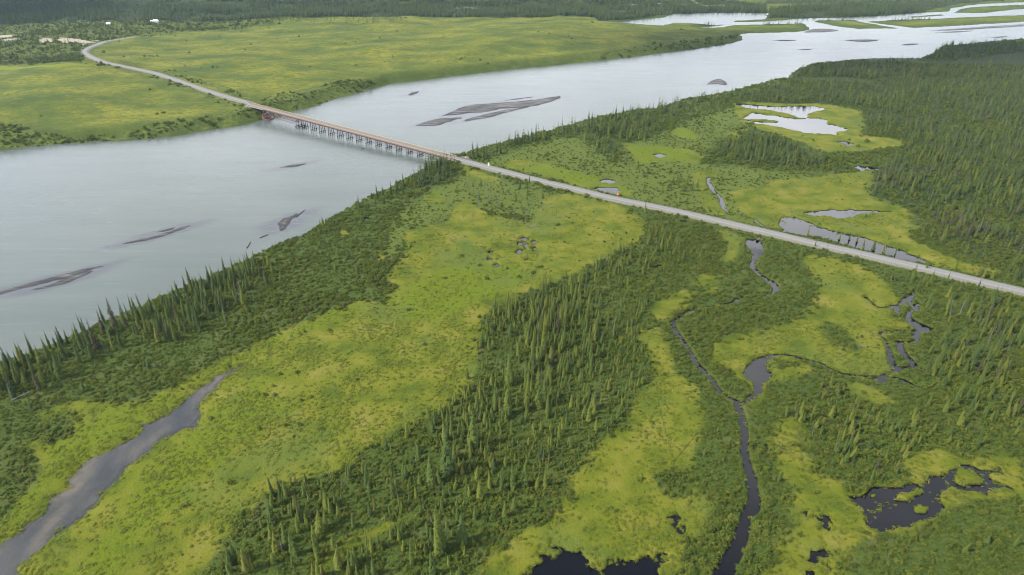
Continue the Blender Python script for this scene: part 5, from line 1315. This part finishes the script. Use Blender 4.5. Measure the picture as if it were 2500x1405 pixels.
# ----------------------------------------------------------------------------- haze in the valley
HZ_M = bpy.data.materials.new('valley_air'); HZ_M.use_nodes = True
ht = HZ_M.node_tree; ht.nodes.clear()
ho = ht.nodes.new('ShaderNodeOutputMaterial'); hv = ht.nodes.new('ShaderNodeVolumePrincipled')
hv.inputs['Color'].default_value = (0.45, 0.66, 1.0, 1); hv.inputs['Density'].default_value = 0.00003; hv.inputs['Anisotropy'].default_value = 0.2
ht.links.new(hv.outputs[0], ho.inputs['Volume'])
top = max(CAM_H, float(Z.max())) + 30
hz = boxes('haze', [((0, 9000, (top + RIVER_Z - 3) / 2), (70000, 40000, (top - RIVER_Z + 3) / 2 + 1), None)], HZ_M)
tag(hz, 'thin pale air over the whole valley', 'haze', kind='stuff')

# ----------------------------------------------------------------------------- broken cloud above the valley
t = NT('thin_cumulus')
t.color((0.85, 0.86, 0.88)); t.set('Roughness', 1.0); t.set('Specular IOR Level', 0.0)
tl = t.n('ShaderNodeBsdfTranslucent'); tl.inputs['Color'].default_value = (0.95, 0.96, 0.98, 1)
tr = t.n('ShaderNodeBsdfTransparent')
m1 = t.n('ShaderNodeMixShader'); m1.inputs[0].default_value = 0.6; m2 = t.n('ShaderNodeMixShader'); m2.inputs[0].default_value = 0.62
t.l(t.b.outputs[0], m1.inputs[1]); t.l(tl.outputs[0], m1.inputs[2]); t.l(tr.outputs[0], m2.inputs[1]); t.l(m1.outputs[0], m2.inputs[2]); t.l(m2.outputs[0], t.out.inputs[0])
bm = bmesh.new(); bmesh.ops.create_icosphere(bm, subdivisions=2, radius=1.0)
bm.verts.ensure_lookup_table()
ico_v = np.array([v.co[:] for v in bm.verts]); ico_f = np.array([[v.index for v in f.verts] for f in bm.faces]); bm.free()
r = np.random.default_rng(CLOUD_SEED)
VV, FF, base = [], [], 0
for gx in np.arange(-8000, 8001, 950.0):
    for gy in np.arange(-3500, 9001, 950.0):
        if r.random() < 0.42: continue
        cx, cy = gx + r.uniform(-420, 420), gy + r.uniform(-420, 420); size = r.uniform(110, 270)
        for q in range(5):
            o = np.array([cx + r.normal(0, size * .8), cy + r.normal(0, size * .55), 1450 + r.uniform(-30, 30)])
            rad = size * r.uniform(.45, .95) * np.array([1.15, 0.9, 0.38])
            d = 1 + 0.22 * np.sin(ico_v @ r.normal(0, 3.2, 3) + r.uniform(0, 6)) + 0.12 * np.sin(ico_v @ r.normal(0, 6.5, 3))
            p = ico_v * d[:, None]; p[:, 2] = np.where(p[:, 2] < -.25, -.25 + (p[:, 2] + .25) * .2, p[:, 2])
            VV.append(p * rad + o); FF.append(ico_f + base); base += len(ico_v)
VV = np.vstack(VV); FF = np.vstack(FF)
cl_me = bpy.data.meshes.new('clouds')
cl_me.vertices.add(len(VV)); cl_me.vertices.foreach_set('co', VV.astype(np.float32).ravel())
cl_me.loops.add(FF.size); cl_me.loops.foreach_set('vertex_index', FF.astype(np.int32).ravel())
cl_me.polygons.add(len(FF)); cl_me.polygons.foreach_set('loop_start', np.arange(0, FF.size, 3, dtype=np.int32)); cl_me.polygons.foreach_set('use_smooth', np.full(len(FF), True))
cl_me.update(calc_edges=True); cl_me.materials.append(t.m)
clouds = bpy.data.objects.new('clouds', cl_me); COL.objects.link(clouds)
tag(clouds, 'broken small white clouds drifting high over the valley', 'clouds', kind='stuff')
